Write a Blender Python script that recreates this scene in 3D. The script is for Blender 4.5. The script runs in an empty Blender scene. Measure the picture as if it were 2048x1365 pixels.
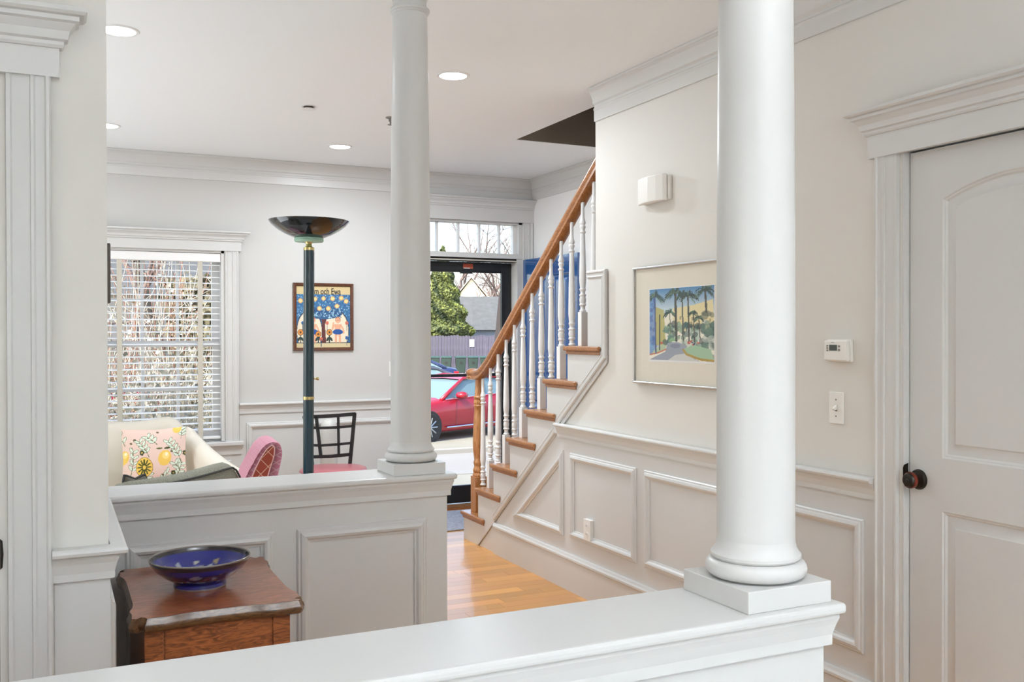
import bpy, bmesh, math, random
import numpy as np
from mathutils import Vector, Matrix
random.seed(7); np.random.seed(7)
S = bpy.context.scene
C = S.collection
R = math.radians

# ------------------------------------------------------------------ camera, sky, sun, exposure
cam_d = bpy.data.cameras.new('camera'); cam = bpy.data.objects.new('camera', cam_d); C.objects.link(cam)
cam_d.sensor_width = 36; cam_d.lens = 1917.6/2048*36; cam_d.clip_end = 500; cam_d.clip_start = .02
cam.location = (0, 0, 1.41); cam.rotation_euler = (R(90-.4188), R(.0986), R(-25.5794))
S.camera = cam
S.view_settings.view_transform = 'Standard'; S.view_settings.look = 'None'
S.view_settings.gamma = 1; S.view_settings.use_curve_mapping = False
S.view_settings.exposure = 0.21
w = bpy.data.worlds.new('sky'); S.world = w; w.use_nodes = True
nt = w.node_tree; sky = nt.nodes.new('ShaderNodeTexSky'); sky.sky_type = 'NISHITA'
sky.sun_disc = False; sky.sun_elevation = R(42); sky.sun_rotation = R(250); sky.air_density = 1.0; sky.dust_density = 2.2; sky.ozone_density = 1.0
nt.links.new(sky.outputs[0], nt.nodes['Background'].inputs[0]); nt.nodes['Background'].inputs[1].default_value = .50
sun_d = bpy.data.lights.new('sun', 'SUN'); sun_d.energy = 5.5; sun_d.angle = R(.6); sun_d.color = (1, .95, .87)
sun = bpy.data.objects.new('sun', sun_d); C.objects.link(sun)
sun.rotation_euler = Vector((.80, .38, -.80)).to_track_quat('-Z', 'Y').to_euler()   # from the left, a little behind the house
def area(name, loc, rot, sx, sy, power, col=(1, .97, .93)):
    d = bpy.data.lights.new(name, 'AREA'); d.shape = 'RECTANGLE'; d.size = sx; d.size_y = sy; d.energy = power; d.color = col
    o = bpy.data.objects.new(name, d); C.objects.link(o); o.location = loc; o.rotation_euler = rot; return o
# daylight through the windows of the rooms the frame does not show (behind the camera, and the living room's left side)
area('daylight_rear', (.6, -3.7, 1.55), (R(90), 0, 0), 2.6, 1.7, 1, (.92, .96, 1))
area('daylight_left', (-3.7, 4.9, 1.5), (R(90), 0, R(-90)), 2.4, 1.5, 20, (.86, .94, 1))
area('daylight_rear_left', (-3.7, -1.0, 1.5), (R(90), 0, R(-90)), 2.2, 1.5, 8, (.87, .955, 1))
# added upward fill lamps, no fixture: one over the living-room floor, one behind camera
area('fill_up_living', (-1.7, 5.2, .03), (R(180), 0, 0), 2.6, 2.0, 44, (.87, .945, 1))
area('fill_up_rear', (.9, -1.2, 1.88), (R(180), 0, 0), .5, .5, 165, (.93, .965, 1))
S.cycles.use_denoising = True
S.cycles.max_bounces = 12; S.cycles.diffuse_bounces = 7; S.cycles.glossy_bounces = 4; S.cycles.transparent_max_bounces = 24
S.cycles.caustics_reflective = False; S.cycles.caustics_refractive = False
S.cycles.sample_clamp_indirect = 8

# ------------------------------------------------------------------ materials
def lin(r, g, b):
    f = lambda c: (c/255/12.92) if c/255 <= .04045 else ((c/255+.055)/1.055)**2.4
    return (f(r), f(g), f(b))
def mat(name, col, rough=.5, metal=0, spec=.5, bump=0, bscale=60, var=0, vscale=6, coat=0, attr=None, sheen=0):
    m = bpy.data.materials.new(name); m.use_nodes = True; n = m.node_tree.nodes; l = m.node_tree.links
    p = n['Principled BSDF']; p.inputs['Roughness'].default_value = rough; p.inputs['Metallic'].default_value = metal
    p.inputs['Specular IOR Level'].default_value = spec; p.inputs['Coat Weight'].default_value = coat
    p.inputs['Sheen Weight'].default_value = sheen
    p.inputs['Base Color'].default_value = (*col, 1)
    if attr:
        a = n.new('ShaderNodeAttribute'); a.attribute_name = attr; l.new(a.outputs['Color'], p.inputs['Base Color'])
    elif var:
        tc = n.new('ShaderNodeTexCoord'); t = n.new('ShaderNodeTexNoise'); t.inputs['Scale'].default_value = vscale; t.inputs['Detail'].default_value = 5
        l.new(tc.outputs['Object'], t.inputs['Vector'])
        r = n.new('ShaderNodeValToRGB'); r.color_ramp.elements[0].position = .3; r.color_ramp.elements[1].position = .7
        r.color_ramp.elements[0].color = (*[c*(1-var) for c in col], 1); r.color_ramp.elements[1].color = (*[min(1, c*(1+var)) for c in col], 1)
        l.new(t.outputs['Fac'], r.inputs['Fac']); l.new(r.outputs['Color'], p.inputs['Base Color'])
    if bump:
        tc = n.new('ShaderNodeTexCoord'); t = n.new('ShaderNodeTexNoise'); t.inputs['Scale'].default_value = bscale; t.inputs['Detail'].default_value = 4
        l.new(tc.outputs['Object'], t.inputs['Vector']); b = n.new('ShaderNodeBump'); b.inputs['Strength'].default_value = bump; b.inputs['Distance'].default_value = .004
        l.new(t.outputs['Fac'], b.inputs['Height']); l.new(b.outputs['Normal'], p.inputs['Normal'])
    return m
def wood(name, c1, c2, axis=(1, 12, 12), rough=.35, scale=6, coat=.2, dist=2.5):
    m = bpy.data.materials.new(name); m.use_nodes = True; n = m.node_tree.nodes; l = m.node_tree.links
    p = n['Principled BSDF']; p.inputs['Roughness'].default_value = rough; p.inputs['Coat Weight'].default_value = coat; p.inputs['Coat Roughness'].default_value = .12
    tc = n.new('ShaderNodeTexCoord'); mp = n.new('ShaderNodeMapping'); mp.inputs['Scale'].default_value = axis
    t = n.new('ShaderNodeTexNoise'); t.inputs['Scale'].default_value = scale; t.inputs['Detail'].default_value = 8; t.inputs['Distortion'].default_value = dist
    r = n.new('ShaderNodeValToRGB'); r.color_ramp.elements[0].position = .32; r.color_ramp.elements[1].position = .68
    r.color_ramp.elements[0].color = (*c1, 1); r.color_ramp.elements[1].color = (*c2, 1)
    l.new(tc.outputs['Object'], mp.inputs['Vector']); l.new(mp.outputs['Vector'], t.inputs['Vector']); l.new(t.outputs['Fac'], r.inputs['Fac']); l.new(r.outputs['Color'], p.inputs['Base Color'])
    b = n.new('ShaderNodeBump'); b.inputs['Strength'].default_value = .12; b.inputs['Distance'].default_value = .002; l.new(t.outputs['Fac'], b.inputs['Height']); l.new(b.outputs['Normal'], p.inputs['Normal'])
    return m
def glass(name, refl=1.0, tint=(1, 1, 1), rough=0):
    m = bpy.data.materials.new(name); m.use_nodes = True; n = m.node_tree.nodes; l = m.node_tree.links
    n.remove(n['Principled BSDF']); t = n.new('ShaderNodeBsdfTransparent'); t.inputs[0].default_value = (*tint, 1)
    g = n.new('ShaderNodeBsdfGlossy'); g.inputs['Roughness'].default_value = rough; f = n.new('ShaderNodeFresnel'); f.inputs[0].default_value = 1.45
    mu = n.new('ShaderNodeMath'); mu.operation = 'MULTIPLY'; mu.inputs[1].default_value = refl; ge = n.new('ShaderNodeNewGeometry'); inv = n.new('ShaderNodeMath'); inv.operation = 'SUBTRACT'; inv.inputs[0].default_value = 1; l.new(ge.outputs['Backfacing'], inv.inputs[1]); m2 = n.new('ShaderNodeMath'); m2.operation = 'MULTIPLY'
    x = n.new('ShaderNodeMixShader'); l.new(f.outputs[0], mu.inputs[0]); l.new(mu.outputs[0], m2.inputs[0]); l.new(inv.outputs[0], m2.inputs[1]); l.new(m2.outputs[0], x.inputs[0]); l.new(t.outputs[0], x.inputs[1]); l.new(g.outputs[0], x.inputs[2])
    l.new(x.outputs[0], n['Material Output'].inputs[0]); return m
def emit(name, col, s):
    m = bpy.data.materials.new(name); m.use_nodes = True; p = m.node_tree.nodes['Principled BSDF']
    p.inputs['Emission Color'].default_value = (*col, 1); p.inputs['Emission Strength'].default_value = s; p.inputs['Base Color'].default_value = (.8, .8, .8, 1); return m
M = dict(
    trim=mat('trim_paint', (.63, .63, .622), .34, spec=.5),
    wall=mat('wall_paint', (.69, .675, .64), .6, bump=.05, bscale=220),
    wallfar=mat('wall_paint_far_dimmed', (.57, .565, .55), .6, bump=.05, bscale=220),  # same paint as the other walls, darkened to offset too much light there
    ceil=mat('ceiling_paint', (.875, .90, .915), .8),
    oak=wood('oak', lin(134, 84, 46), lin(180, 126, 78), (1, 14, 14), .3, 5, .3),
    oakz=wood('oak_newel', lin(150, 92, 46), lin(198, 142, 88), (14, 14, 1), .35, 5, .25),
    floorm=mat('floor_board', (.5, .35, .2), .3, attr='Col', coat=.22),
    sub=mat('subfloor', lin(120, 80, 45), .6),
    walnut=wood('walnut', lin(92, 46, 22), lin(164, 94, 50), (3, 14, 14), .33, 5, .35),
    walnuttop=wood('walnut_top', lin(116, 60, 36), lin(172, 104, 68), (3, 12, 3), .28, 4, .5),
    walnutdk=wood('walnut_edge', lin(66, 42, 24), lin(112, 80, 52), (4, 4, 10), .35, 6, .3),
    black=mat('black_metal', (.012, .012, .013), .4), blackdoor=mat('black_door_paint', (.012, .013, .015), .35),
    bronze=mat('dark_bronze', (.03, .025, .02), .35, metal=.7), copper=mat('copper_knob', lin(120, 48, 30), .25, metal=.6),
    brass=mat('brass', lin(205, 185, 130), .25, metal=1),
    teal=mat('teal_enamel', lin(10, 52, 66), .22, coat=.5), navybowl=mat('dark_enamel', (.006, .007, .011), .1, coat=.5),
    mint=mat('frosted_mint_glass', lin(165, 205, 185), .4), white=mat('white_plastic', (.8, .79, .76), .35),
    whitec=mat('white_enamel', (.78, .78, .78), .3), steel=mat('brushed_silver', lin(200, 202, 205), .3, metal=.9),
    lcd=mat('lcd_screen', lin(70, 78, 72), .2), grey=mat('grey_mark', lin(130, 128, 125), .5),
    glass=glass('window_glass', .8), picglass=glass('picture_glass', 1.0), attr=mat('painted', (.5, .5, .5), .6, attr='Col'),
    glaze=mat('painted_glaze', (.5, .5, .5), .12, attr='Col', coat=.6), fab=mat('printed_fabric', (.5, .5, .5), .85, attr='Col', bump=.1, bscale=400),
    cream=mat('cream_upholstery', lin(208, 201, 188), .5, bump=.15, bscale=14), leather=mat('ivory_seat', lin(225, 218, 205), .45),
    tweed=mat('grey_tweed', lin(146, 145, 132), .95, bump=.6, bscale=380, var=.35, vscale=220), pipe=mat('dark_piping', lin(55, 56, 54), .8),
    dgrey=mat('charcoal_fabric', lin(92, 88, 78), .9, var=.2, vscale=90), red=mat('red_throw', lin(170, 70, 80), .8), pgreen=mat('pale_green_throw', lin(205, 214, 190), .8),
    pinkseat=mat('dusty_pink_vinyl', lin(176, 102, 108), .4, coat=.2), mat_=mat('mat_board', lin(226, 220, 206), .85),
    navy=mat('blue_door_paint', lin(38, 84, 142), .14, coat=1, spec=.7), green=mat('greenish_glass', lin(88, 98, 84), .3),
    blind=mat('blind_slat', (.86, .86, .86), .4), tape=mat('blind_tape', lin(200, 195, 184), .9, bump=.2, bscale=300),
    frameb=wood('brown_frame', lin(62, 30, 14), lin(104, 58, 32), (8, 8, 8), .4, 5, .2), framedk=mat('dark_brown_frame', lin(58, 42, 28), .4),
    rug=mat('grey_woven_mat', lin(160, 163, 174), .95, bump=.8, bscale=160, var=.25, vscale=60),
    vase=mat('pale_ceramic', lin(205, 204, 200), .4), orange=mat('orange_sticker', lin(205, 100, 70), .6), paper=mat('white_paper', (.8, .8, .8), .7),
    asphalt=mat('driveway', lin(146, 144, 130), .9, var=.12, vscale=.6), street=mat('street', lin(146, 144, 138), .9, var=.1, vscale=.4), grass=mat('dry_lawn', lin(158, 156, 122), .95, var=.2, vscale=1.2), kerb=mat('kerb', lin(160, 156, 146), .9),
    shingle=mat('grey_shingle', lin(96, 98, 97), .95, var=.12, vscale=3), siding=mat('pale_siding', lin(240, 230, 204), .8), siding2=mat('grey_siding', lin(150, 155, 165), .8), brickm=mat('house_front', lin(170, 160, 150), .9),
    bark=mat('bark', lin(92, 82, 74), .95), twig=mat('twig', lin(120, 104, 98), .95), paletwig=mat('pale_twig', lin(188, 182, 168), .9), redtwig=mat('red_twig', lin(150, 116, 100), .9),
    rubber=mat('rubber', (.02, .02, .022), .7), alloy=mat('alloy', lin(190, 195, 200), .3, metal=.8), tint=mat('car_glass', lin(112, 136, 142), .1, spec=.5, coat=.3), chrome=mat('chrome', lin(215, 220, 228), .12, metal=1),
    tail=mat('tail_lamp', lin(190, 20, 40), .2, coat=1), binm=mat('bin_green', lin(48, 66, 58), .5), binlid=mat('bin_lid', lin(62, 88, 82), .5),
    lamp=emit('lamp_glow', (1, .97, .92), 14), soffit=mat('stairwell_shade', lin(140, 130, 116), .8), hedge=None,  # the stairwell brown carries the shade of the unlit shaft
)
def foliage_mat(name, c1, c2):
    m = bpy.data.materials.new(name); m.use_nodes = True; n = m.node_tree.nodes; l = m.node_tree.links; p = n['Principled BSDF']; p.inputs['Roughness'].default_value = .7
    a = n.new('ShaderNodeAttribute'); a.attribute_name = 'Col'; x = n.new('ShaderNodeMix'); x.data_type = 'RGBA'
    x.inputs[6].default_value = (*c1, 1); x.inputs[7].default_value = (*c2, 1); l.new(a.outputs['Fac'], x.inputs[0]); l.new(x.outputs[2], p.inputs['Base Color']); return m
M['conifer'] = foliage_mat('conifer_leaf', lin(30, 50, 26), lin(160, 168, 82))
M['seed'] = foliage_mat('pale_seedheads', lin(150, 144, 124), lin(224, 221, 206))
M['hedge'] = foliage_mat('dry_hedge_leaf', lin(74, 72, 54), lin(128, 122, 96))
def carpaint(name, c): return mat(name, c, .3, coat=.5, spec=.4)
def fence_mat():
    m = mat('fence_board', lin(112, 106, 118), .95, var=.22, vscale=2.2); return m
M['fence'] = fence_mat()

# ------------------------------------------------------------------ builders
def obj(name, bm, m, parent=None, smooth=False, kind=None, bevel=0, seg=2):
    me = bpy.data.meshes.new(name)
    if isinstance(bm, bmesh.types.BMesh):
        bmesh.ops.recalc_face_normals(bm, faces=bm.faces); bm.to_mesh(me); bm.free()
    else: me = bm
    for mm in (m if isinstance(m, (list, tuple)) else [m]): me.materials.append(mm)
    if smooth:
        for p in me.polygons: p.use_smooth = True
    o = bpy.data.objects.new(name, me); C.objects.link(o)
    if parent: o.parent = parent
    if kind: o['kind'] = kind
    if bevel:
        b = o.modifiers.new('bevel', 'BEVEL'); b.width = bevel; b.segments = seg; b.limit_method = 'ANGLE'; b.angle_limit = R(40)
    return o
def smooth_by(o, ang=35):
    me = o.data
    for p in me.polygons: p.use_smooth = True
    try: me.set_sharp_from_angle(angle=R(ang))
    except Exception: pass
    return o
def thing(name, label, cat, loc=(0, 0, 0), rotz=0, group=None):
    o = bpy.data.objects.new(name, None); C.objects.link(o); o.location = loc; o.rotation_euler = (0, 0, rotz); o.empty_display_size = .1
    o['label'] = label; o['category'] = cat
    if group: o['group'] = group
    return o
def tag(o, label, cat, group=None):
    o['label'] = label; o['category'] = cat
    if group: o['group'] = group
    return o
def struct(name, bm, m, parent=None, **k):
    o = obj(name, bm, m, parent, **k); o['kind'] = 'structure'; return o
def new(): return bmesh.new()
def box(bm, x0, x1, y0, y1, z0, z1):
    v = [bm.verts.new((x, y, z)) for x in (x0, x1) for y in (y0, y1) for z in (z0, z1)]
    for f in ((0, 1, 3, 2), (4, 6, 7, 5), (0, 4, 5, 1), (2, 3, 7, 6), (0, 2, 6, 4), (1, 5, 7, 3)): bm.faces.new([v[i] for i in f])
    return bm
def B(*a): return box(new(), *a)
def prism(bm, pts, axis, a, b):
    """pts: 2D polygon; axis 'X' -> pts are (y,z), 'Y' -> (x,z), 'Z' -> (x,y)"""
    def P(p, t): return (t, p[0], p[1]) if axis == 'X' else (p[0], t, p[1]) if axis == 'Y' else (p[0], p[1], t)
    A = [bm.verts.new(P(p, a)) for p in pts]; Bv = [bm.verts.new(P(p, b)) for p in pts]; n = len(pts)
    bm.faces.new(A); bm.faces.new(Bv[::-1])
    for i in range(n): bm.faces.new([A[i], A[(i+1) % n], Bv[(i+1) % n], Bv[i]])
    return bm
def lathe(bm, prof, c=(0, 0, 0), seg=32, cap=True, ax='Z', flat=False):
    rings = []
    for r, h in prof:
        ring = []
        for i in range(seg):
            a = 2*math.pi*i/seg; x, y = max(r, 1e-5)*math.cos(a), max(r, 1e-5)*math.sin(a)
            p = (x, y, h) if ax == 'Z' else (h, x, y) if ax == 'X' else (x, h, y)
            ring.append(bm.verts.new((p[0]+c[0], p[1]+c[1], p[2]+c[2])))
        rings.append(ring)
    for a, b in zip(rings, rings[1:]):
        for i in range(seg):
            bm.faces.new([a[i], a[(i+1) % seg], b[(i+1) % seg], b[i]])
    if cap: bm.faces.new(rings[0][::-1]); bm.faces.new(rings[-1])
    return bm
def tube(bm, pts, r, seg=6, cap=True):
    pts = [Vector(p) for p in pts]; n = len(pts); rs = r if isinstance(r, (list, tuple)) else [r]*n
    rings = []; up = None
    for i, p in enumerate(pts):
        t = (pts[min(i+1, n-1)]-pts[max(i-1, 0)]).normalized()
        if up is None: up = Vector((0, 0, 1)) if abs(t.z) < .9 else Vector((1, 0, 0))
        s = t.cross(up).normalized(); u = s.cross(t).normalized(); up = u
        rings.append([bm.verts.new(p+(s*math.cos(2*math.pi*k/seg)+u*math.sin(2*math.pi*k/seg))*rs[i]) for k in range(seg)])
    for a, b in zip(rings, rings[1:]):
        for k in range(seg): bm.faces.new([a[k], a[(k+1) % seg], b[(k+1) % seg], b[k]])
    if cap: bm.faces.new(rings[0][::-1]); bm.faces.new(rings[-1])
    return bm
def sweep(bm, path, normal, prof, closed=False):
    """mitred sweep. profile points (a, b): a along (normal x tangent), b along normal"""
    P = [Vector(p) for p in path]; N = Vector(normal).normalized(); n = len(P); rings = []
    for i in range(n):
        t0 = (P[i]-P[i-1]).normalized() if (i > 0 or closed) else None
        t1 = (P[(i+1) % n]-P[i]).normalized() if (i < n-1 or closed) else None
        s0 = N.cross(t0) if t0 is not None else None; s1 = N.cross(t1) if t1 is not None else None
        if s0 is None: s = s1
        elif s1 is None: s = s0
        else:
            s = s0+s1; d = s.length_squared/2; s = s/d if d > 1e-6 else s0
        rings.append([bm.verts.new(P[i]+s*a+N*b) for a, b in prof])
    m = len(prof); R_ = list(zip(rings, rings[1:]))+([(rings[-1], rings[0])] if closed else [])
    for a, b in R_:
        for k in range(m): bm.faces.new([a[k], a[(k+1) % m], b[(k+1) % m], b[k]])
    if not closed: bm.faces.new(rings[0]); bm.faces.new(rings[-1][::-1])
    return bm
def colgrid(name, nx, ny, posf, img, m, parent, smooth=False):
    """a grid mesh whose vertex colours come from an array painted below (img rows from the top)"""
    v = []; H, W = img.shape[:2]; cols = np.ones((nx+1)*(ny+1)*4, 'f'); k = 0
    for j in range(ny+1):
        for i in range(nx+1):
            u, t = i/nx, j/ny; v.append(posf(u, t)); px = img[min(H-1, int((1-t)*H)), min(W-1, int(u*W))]; cols[k*4:k*4+3] = px; k += 1
    f = [(j*(nx+1)+i, j*(nx+1)+i+1, (j+1)*(nx+1)+i+1, (j+1)*(nx+1)+i) for j in range(ny) for i in range(nx)]
    me = bpy.data.meshes.new(name); me.from_pydata(v, [], f); a = me.color_attributes.new('Col', 'FLOAT_COLOR', 'POINT'); a.data.foreach_set('color', cols)
    return obj(name, me, m, parent, smooth)
# numpy painting
class Cv:
    def __init__(s, w, h, bg): s.w, s.h = w, h; s.a = np.zeros((h, w, 3)); s.a[:] = lin(*bg); s.yy, s.xx = np.mgrid[0:h, 0:w]; s.xx = (s.xx+.5)/w; s.yy = (s.yy+.5)/h
    def put(s, m, c, al=1): s.a[m] = s.a[m]*(1-al)+np.array(lin(*c))*al
    def ell(s, x, y, rx, ry, c, rot=0, al=1):
        dx, dy = s.xx-x, (s.yy-y); ca, sa = math.cos(rot), math.sin(rot); u = dx*ca+dy*sa; v = -dx*sa+dy*ca
        s.put((u/rx)**2+(v/ry)**2 < 1, c, al)
    def rect(s, x0, y0, x1, y1, c, al=1): s.put((s.xx >= x0) & (s.xx < x1) & (s.yy >= y0) & (s.yy < y1), c, al)
    def line(s, pts, wd, c, al=1):
        m = np.zeros((s.h, s.w), bool)
        for (x0, y0), (x1, y1) in zip(pts, pts[1:]):
            dx, dy = x1-x0, y1-y0; L = dx*dx+dy*dy+1e-9; t = np.clip(((s.xx-x0)*dx+(s.yy-y0)*dy)/L, 0, 1)
            m |= (s.xx-x0-t*dx)**2+(s.yy-y0-t*dy)**2 < (wd/2)**2
        s.put(m, c, al)
    def poly(s, pts, c, al=1):
        m = np.zeros((s.h, s.w), bool); n = len(pts)
        for i in range(n):
            (x0, y0), (x1, y1) = pts[i], pts[i-1]
            if abs(y1-y0) < 1e-9: continue
            m ^= ((y0 > s.yy) != (y1 > s.yy)) & (s.xx < (x1-x0)*(s.yy-y0)/(y1-y0)+x0)
        s.put(m, c, al)
    def grad(s, y0, y1, c0, c1, x0=0, x1=1):
        m = (s.yy >= y0) & (s.yy < y1) & (s.xx >= x0) & (s.xx < x1); t = ((s.yy-y0)/(y1-y0))[..., None]; g = np.array(lin(*c0))*(1-t)+np.array(lin(*c1))*t; s.a[m] = g[m]

D = 2.5636; YF = 7.14; ZC = 2.69; CAP = .912; XS = 3.61   # right wall plane, far wall plane, ceiling, chair-rail / cap height, stair side wall
T = M['trim']
PANEL = [(0, 0), (0, .006), (.004, .010), (.010, .010), (.014, .016), (.024, .019), (.032, .016), (.038, .008), (.044, .006), (.044, 0)]
# chair rail seen in section: (out, height below the top) -> used through rail()
RAILSEC = [(0, 0), (.030, 0), (.036, -.004), (.038, -.010), (.036, -.017), (.031, -.020), (.020, -.020), (.020, -.028), (.015, -.040), (.010, -.062), (.010, -.079), (0, -.079)]
CROWN = [(0, -.172), (.010, -.172), (.010, -.118), (.014, -.112), (.014, -.106), (.009, -.100), (.009, -.088), (.018, -.080), (.018, -.072), (.020, -.064), (.026, -.045), (.036, -.027), (.042, -.022), (.042, -.016), (.047, -.013), (.050, -.006), (.047, 0), (0, 0)]
HEADCR = [(0, 0), (.006, 0), (.010, .006), (.010, .014), (.018, .018), (.022, .036), (.034, .052), (.042, .056), (.042, .066), (.052, .068), (.058, .074), (.056, .084), (.050, .086), (0, .086)]

# ================================================================== STRUCTURE
# floor: boards run across the room
YX0, YX1 = -4.0, YF+.02
floor = struct('floor', B(-4, XS, -4, YF+.16, -.15, -.012), M['sub'])
PW = .083
def plank_col():
    b = np.array(lin(206, 150, 86)); k = random.uniform(.78, 1.12); b = b*k; b = b*np.array([1, random.uniform(.95, 1.03), random.uniform(.88, 1.06)])
    return b
def plank_mesh(name, L, col):
    bm = B(.0006, L-.0006, .0005, PW-.0005, -.012, 0); me = bpy.data.meshes.new(name); bmesh.ops.subdivide_edges(bm, edges=[e for e in bm.edges if abs(e.verts[0].co.x-e.verts[1].co.x) > .01], cuts=5)
    bmesh.ops.recalc_face_normals(bm, faces=bm.faces); bm.to_mesh(me); bm.free()
    a = me.color_attributes.new('Col', 'FLOAT_COLOR', 'POINT')
    for i, v in enumerate(me.vertices):
        k = 1+.05*math.sin(v.co.x*7+col[0]*90); a.data[i].color = (*[c*k for c in col], 1)
    me.materials.append(M['floorm']); return me
rv = []; rf = []; rc = []
y = -4.0
row = 0
while y < YF+.0:
    x = -4.0-random.uniform(0, 1); 
    while x < XS:
        L = random.uniform(.45, 1.25); x0, x1 = max(x, -4), min(x+L, XS)
        if x1-x0 > .02:
            col = plank_col()
            vis = x1 > 1.28 and x0 < D and 2.9 < y < YF
            if vis:
                o = bpy.data.objects.new('plank', plank_mesh('plank', x1-x0, col)); C.objects.link(o); o.parent = floor; o.location = (x0, y, 0)
            else:
                b0 = len(rv); rv += [(xx, yy, zz) for xx in (x0+.0006, x1-.0006) for yy in (y+.0005, y+PW-.0005) for zz in (-.012, 0)]
                rf += [tuple(b0+i for i in f) for f in ((0, 1, 3, 2), (4, 6, 7, 5), (0, 4, 5, 1), (2, 3, 7, 6), (0, 2, 6, 4), (1, 5, 7, 3))]; rc += [(*col, 1)]*8
        x += L
    y += PW; row += 1
me = bpy.data.meshes.new('floorboards'); me.from_pydata(rv, [], rf); a = me.color_attributes.new('Col', 'FLOAT_COLOR', 'POINT'); a.data.foreach_set('color', np.array(rc, 'f').ravel())
obj('floorboards', me, M['floorm'], floor, kind='stuff')

# unseen pale covering added beside and behind the hall to cut warm bounce
bm = new(); box(bm, -3.99, 2.5, -3.99, 1.25, 0, .008); box(bm, -3.99, 1.10, 3.46, YF-.03, 0, .008); obj('added_carpet', bm, mat('added_carpet_pile', (.60, .60, .59), .95, bump=.4, bscale=300), floor)

# ceiling with the stairwell opening (X 2.755..XS, Y 1.9..5.69)
OX, OY = 2.755, 5.69
bm = new(); box(bm, -4, OX, -4, YF, ZC, ZC+.25); box(bm, OX, XS, OY, YF, ZC, ZC+.25); box(bm, OX, XS, -4, 1.9, ZC, ZC+.25)
ceiling = struct('ceiling', bm, M['ceil'])
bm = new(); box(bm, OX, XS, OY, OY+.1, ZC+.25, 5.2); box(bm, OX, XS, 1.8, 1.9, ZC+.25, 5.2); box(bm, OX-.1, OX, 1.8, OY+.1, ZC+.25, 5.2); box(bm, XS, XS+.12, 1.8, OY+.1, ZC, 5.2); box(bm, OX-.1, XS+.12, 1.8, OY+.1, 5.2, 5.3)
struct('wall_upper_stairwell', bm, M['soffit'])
bm = new(); box(bm, OX, XS, OY-.004, OY-.0005, ZC+.002, ZC+.25); obj('stairwell_shade_face', bm, M['soffit'], ceiling)  # thin sheet over the opening's edge, stairwell shade put into its colour

# right wall with the closed door's opening, its foot continuing under the stairs
DY0, DY1, DZ = 1.52, 2.335, 2.022
bm = new()
run, rise, tt = .247, .192, .027
def ry(k): return 6.105-run*(k-1)
pts = [(DY1, 0), (6.10, 0), (6.10, rise-tt)]
for k in range(2, 8): pts += [(ry(k)-.005, rise*(k-1)-tt), (ry(k)-.005, rise*k-tt)]
pts += [(4.34, rise*7-tt), (4.34, ZC), (DY1, ZC)]
prism(bm, pts, 'X', D, D+.12)
box(bm, D, D+.12, DY0, DY1, DZ, ZC); box(bm, D, D+.12, -4, DY0, 0, ZC)
wall_right = struct('wall_right', bm, M['wall'])
# painted wainscot skin under the chair rail (white, not the wall colour)
bm = new(); prism(bm, [(2.43, 0), (5.85, 0), (4.75, .855), (2.43, .855)], 'X', D-.004, D-.0002); obj('wainscot', bm, T, wall_right)
bm = new(); sweep(bm, [(D-.004, 2.436, CAP), (D-.004, 4.745, CAP)], (0, 0, 1), RAILSEC); obj('chair_rail', bm, T, wall_right)
def panelY(parent, x, y0, y1, z0, z1, out=-1):
    bm = new(); path = [(x, y0, z0), (x, y0, z1), (x, y1, z1), (x, y1, z0)]
    if out < 0: path = path[::-1]
    # inward side must be normal x tangent
    n = Vector((out, 0, 0)); t = Vector(path[1])-Vector(path[0]); s = n.cross(t.normalized()); cen = Vector((x, (y0+y1)/2, (z0+z1)/2))
    if s.dot(cen-Vector(path[0])) < 0: path = path[::-1]
    sweep(bm, path, n, PANEL, True); return smooth_by(obj('panel_moulding', bm, T, parent), 20)
def panelX(parent, y, x0, x1, z0, z1, out=-1):
    bm = new(); path = [(x0, y, z0), (x0, y, z1), (x1, y, z1), (x1, y, z0)]; n = Vector((0, out, 0)); t = Vector(path[1])-Vector(path[0]); s = n.cross(t.normalized()); cen = Vector(((x0+x1)/2, y, (z0+z1)/2))
    if s.dot(cen-Vector(path[0])) < 0: path = path[::-1]
    sweep(bm, path, n, PANEL, True); return smooth_by(obj('panel_moulding', bm, T, parent), 20)
XW = D-.004
panelY(wall_right, XW, 3.941, 4.602, .292, .757); panelY(wall_right, XW, 3.20, 3.870, .290, .757); panelY(wall_right, XW, 2.49, 3.125, .285, .757)
bm = new(); path = [(XW, 4.680, .285), (XW, 4.680, .765), (XW, 5.330, .285)]; t = (Vector(path[1])-Vector(path[0])).normalized()
if Vector((-1, 0, 0)).cross(t).dot(Vector(path[2])-Vector(path[0])) < 0: path = [path[0], path[2], path[1]]
sweep(bm, path, (-1, 0, 0), PANEL, True); smooth_by(obj('panel_moulding', bm, T, wall_right), 20)
bm = new(); sweep(bm, [(D, -4, ZC), (D, 4.338, ZC)], (0, 0, 1), CROWN); smooth_by(obj('crown_moulding', bm, T, wall_right), 20)
BASE = [(0, 0), (.016, 0), (.016, .165), (.018, .168), (.022, .172), (.022, .182), (.016, .190), (.012, .200), (0, .200)]
bm = new(); sweep(bm, [(XW, 2.438, 0), (XW, 5.60, 0)], (0, 0, 1), BASE); struct('baseboard_right', bm, T)
bm = new(); sweep(bm, [(D, -4, 0), (D, 1.42, 0)], (0, 0, 1), BASE); struct('baseboard_right_rear', bm, T)

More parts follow.
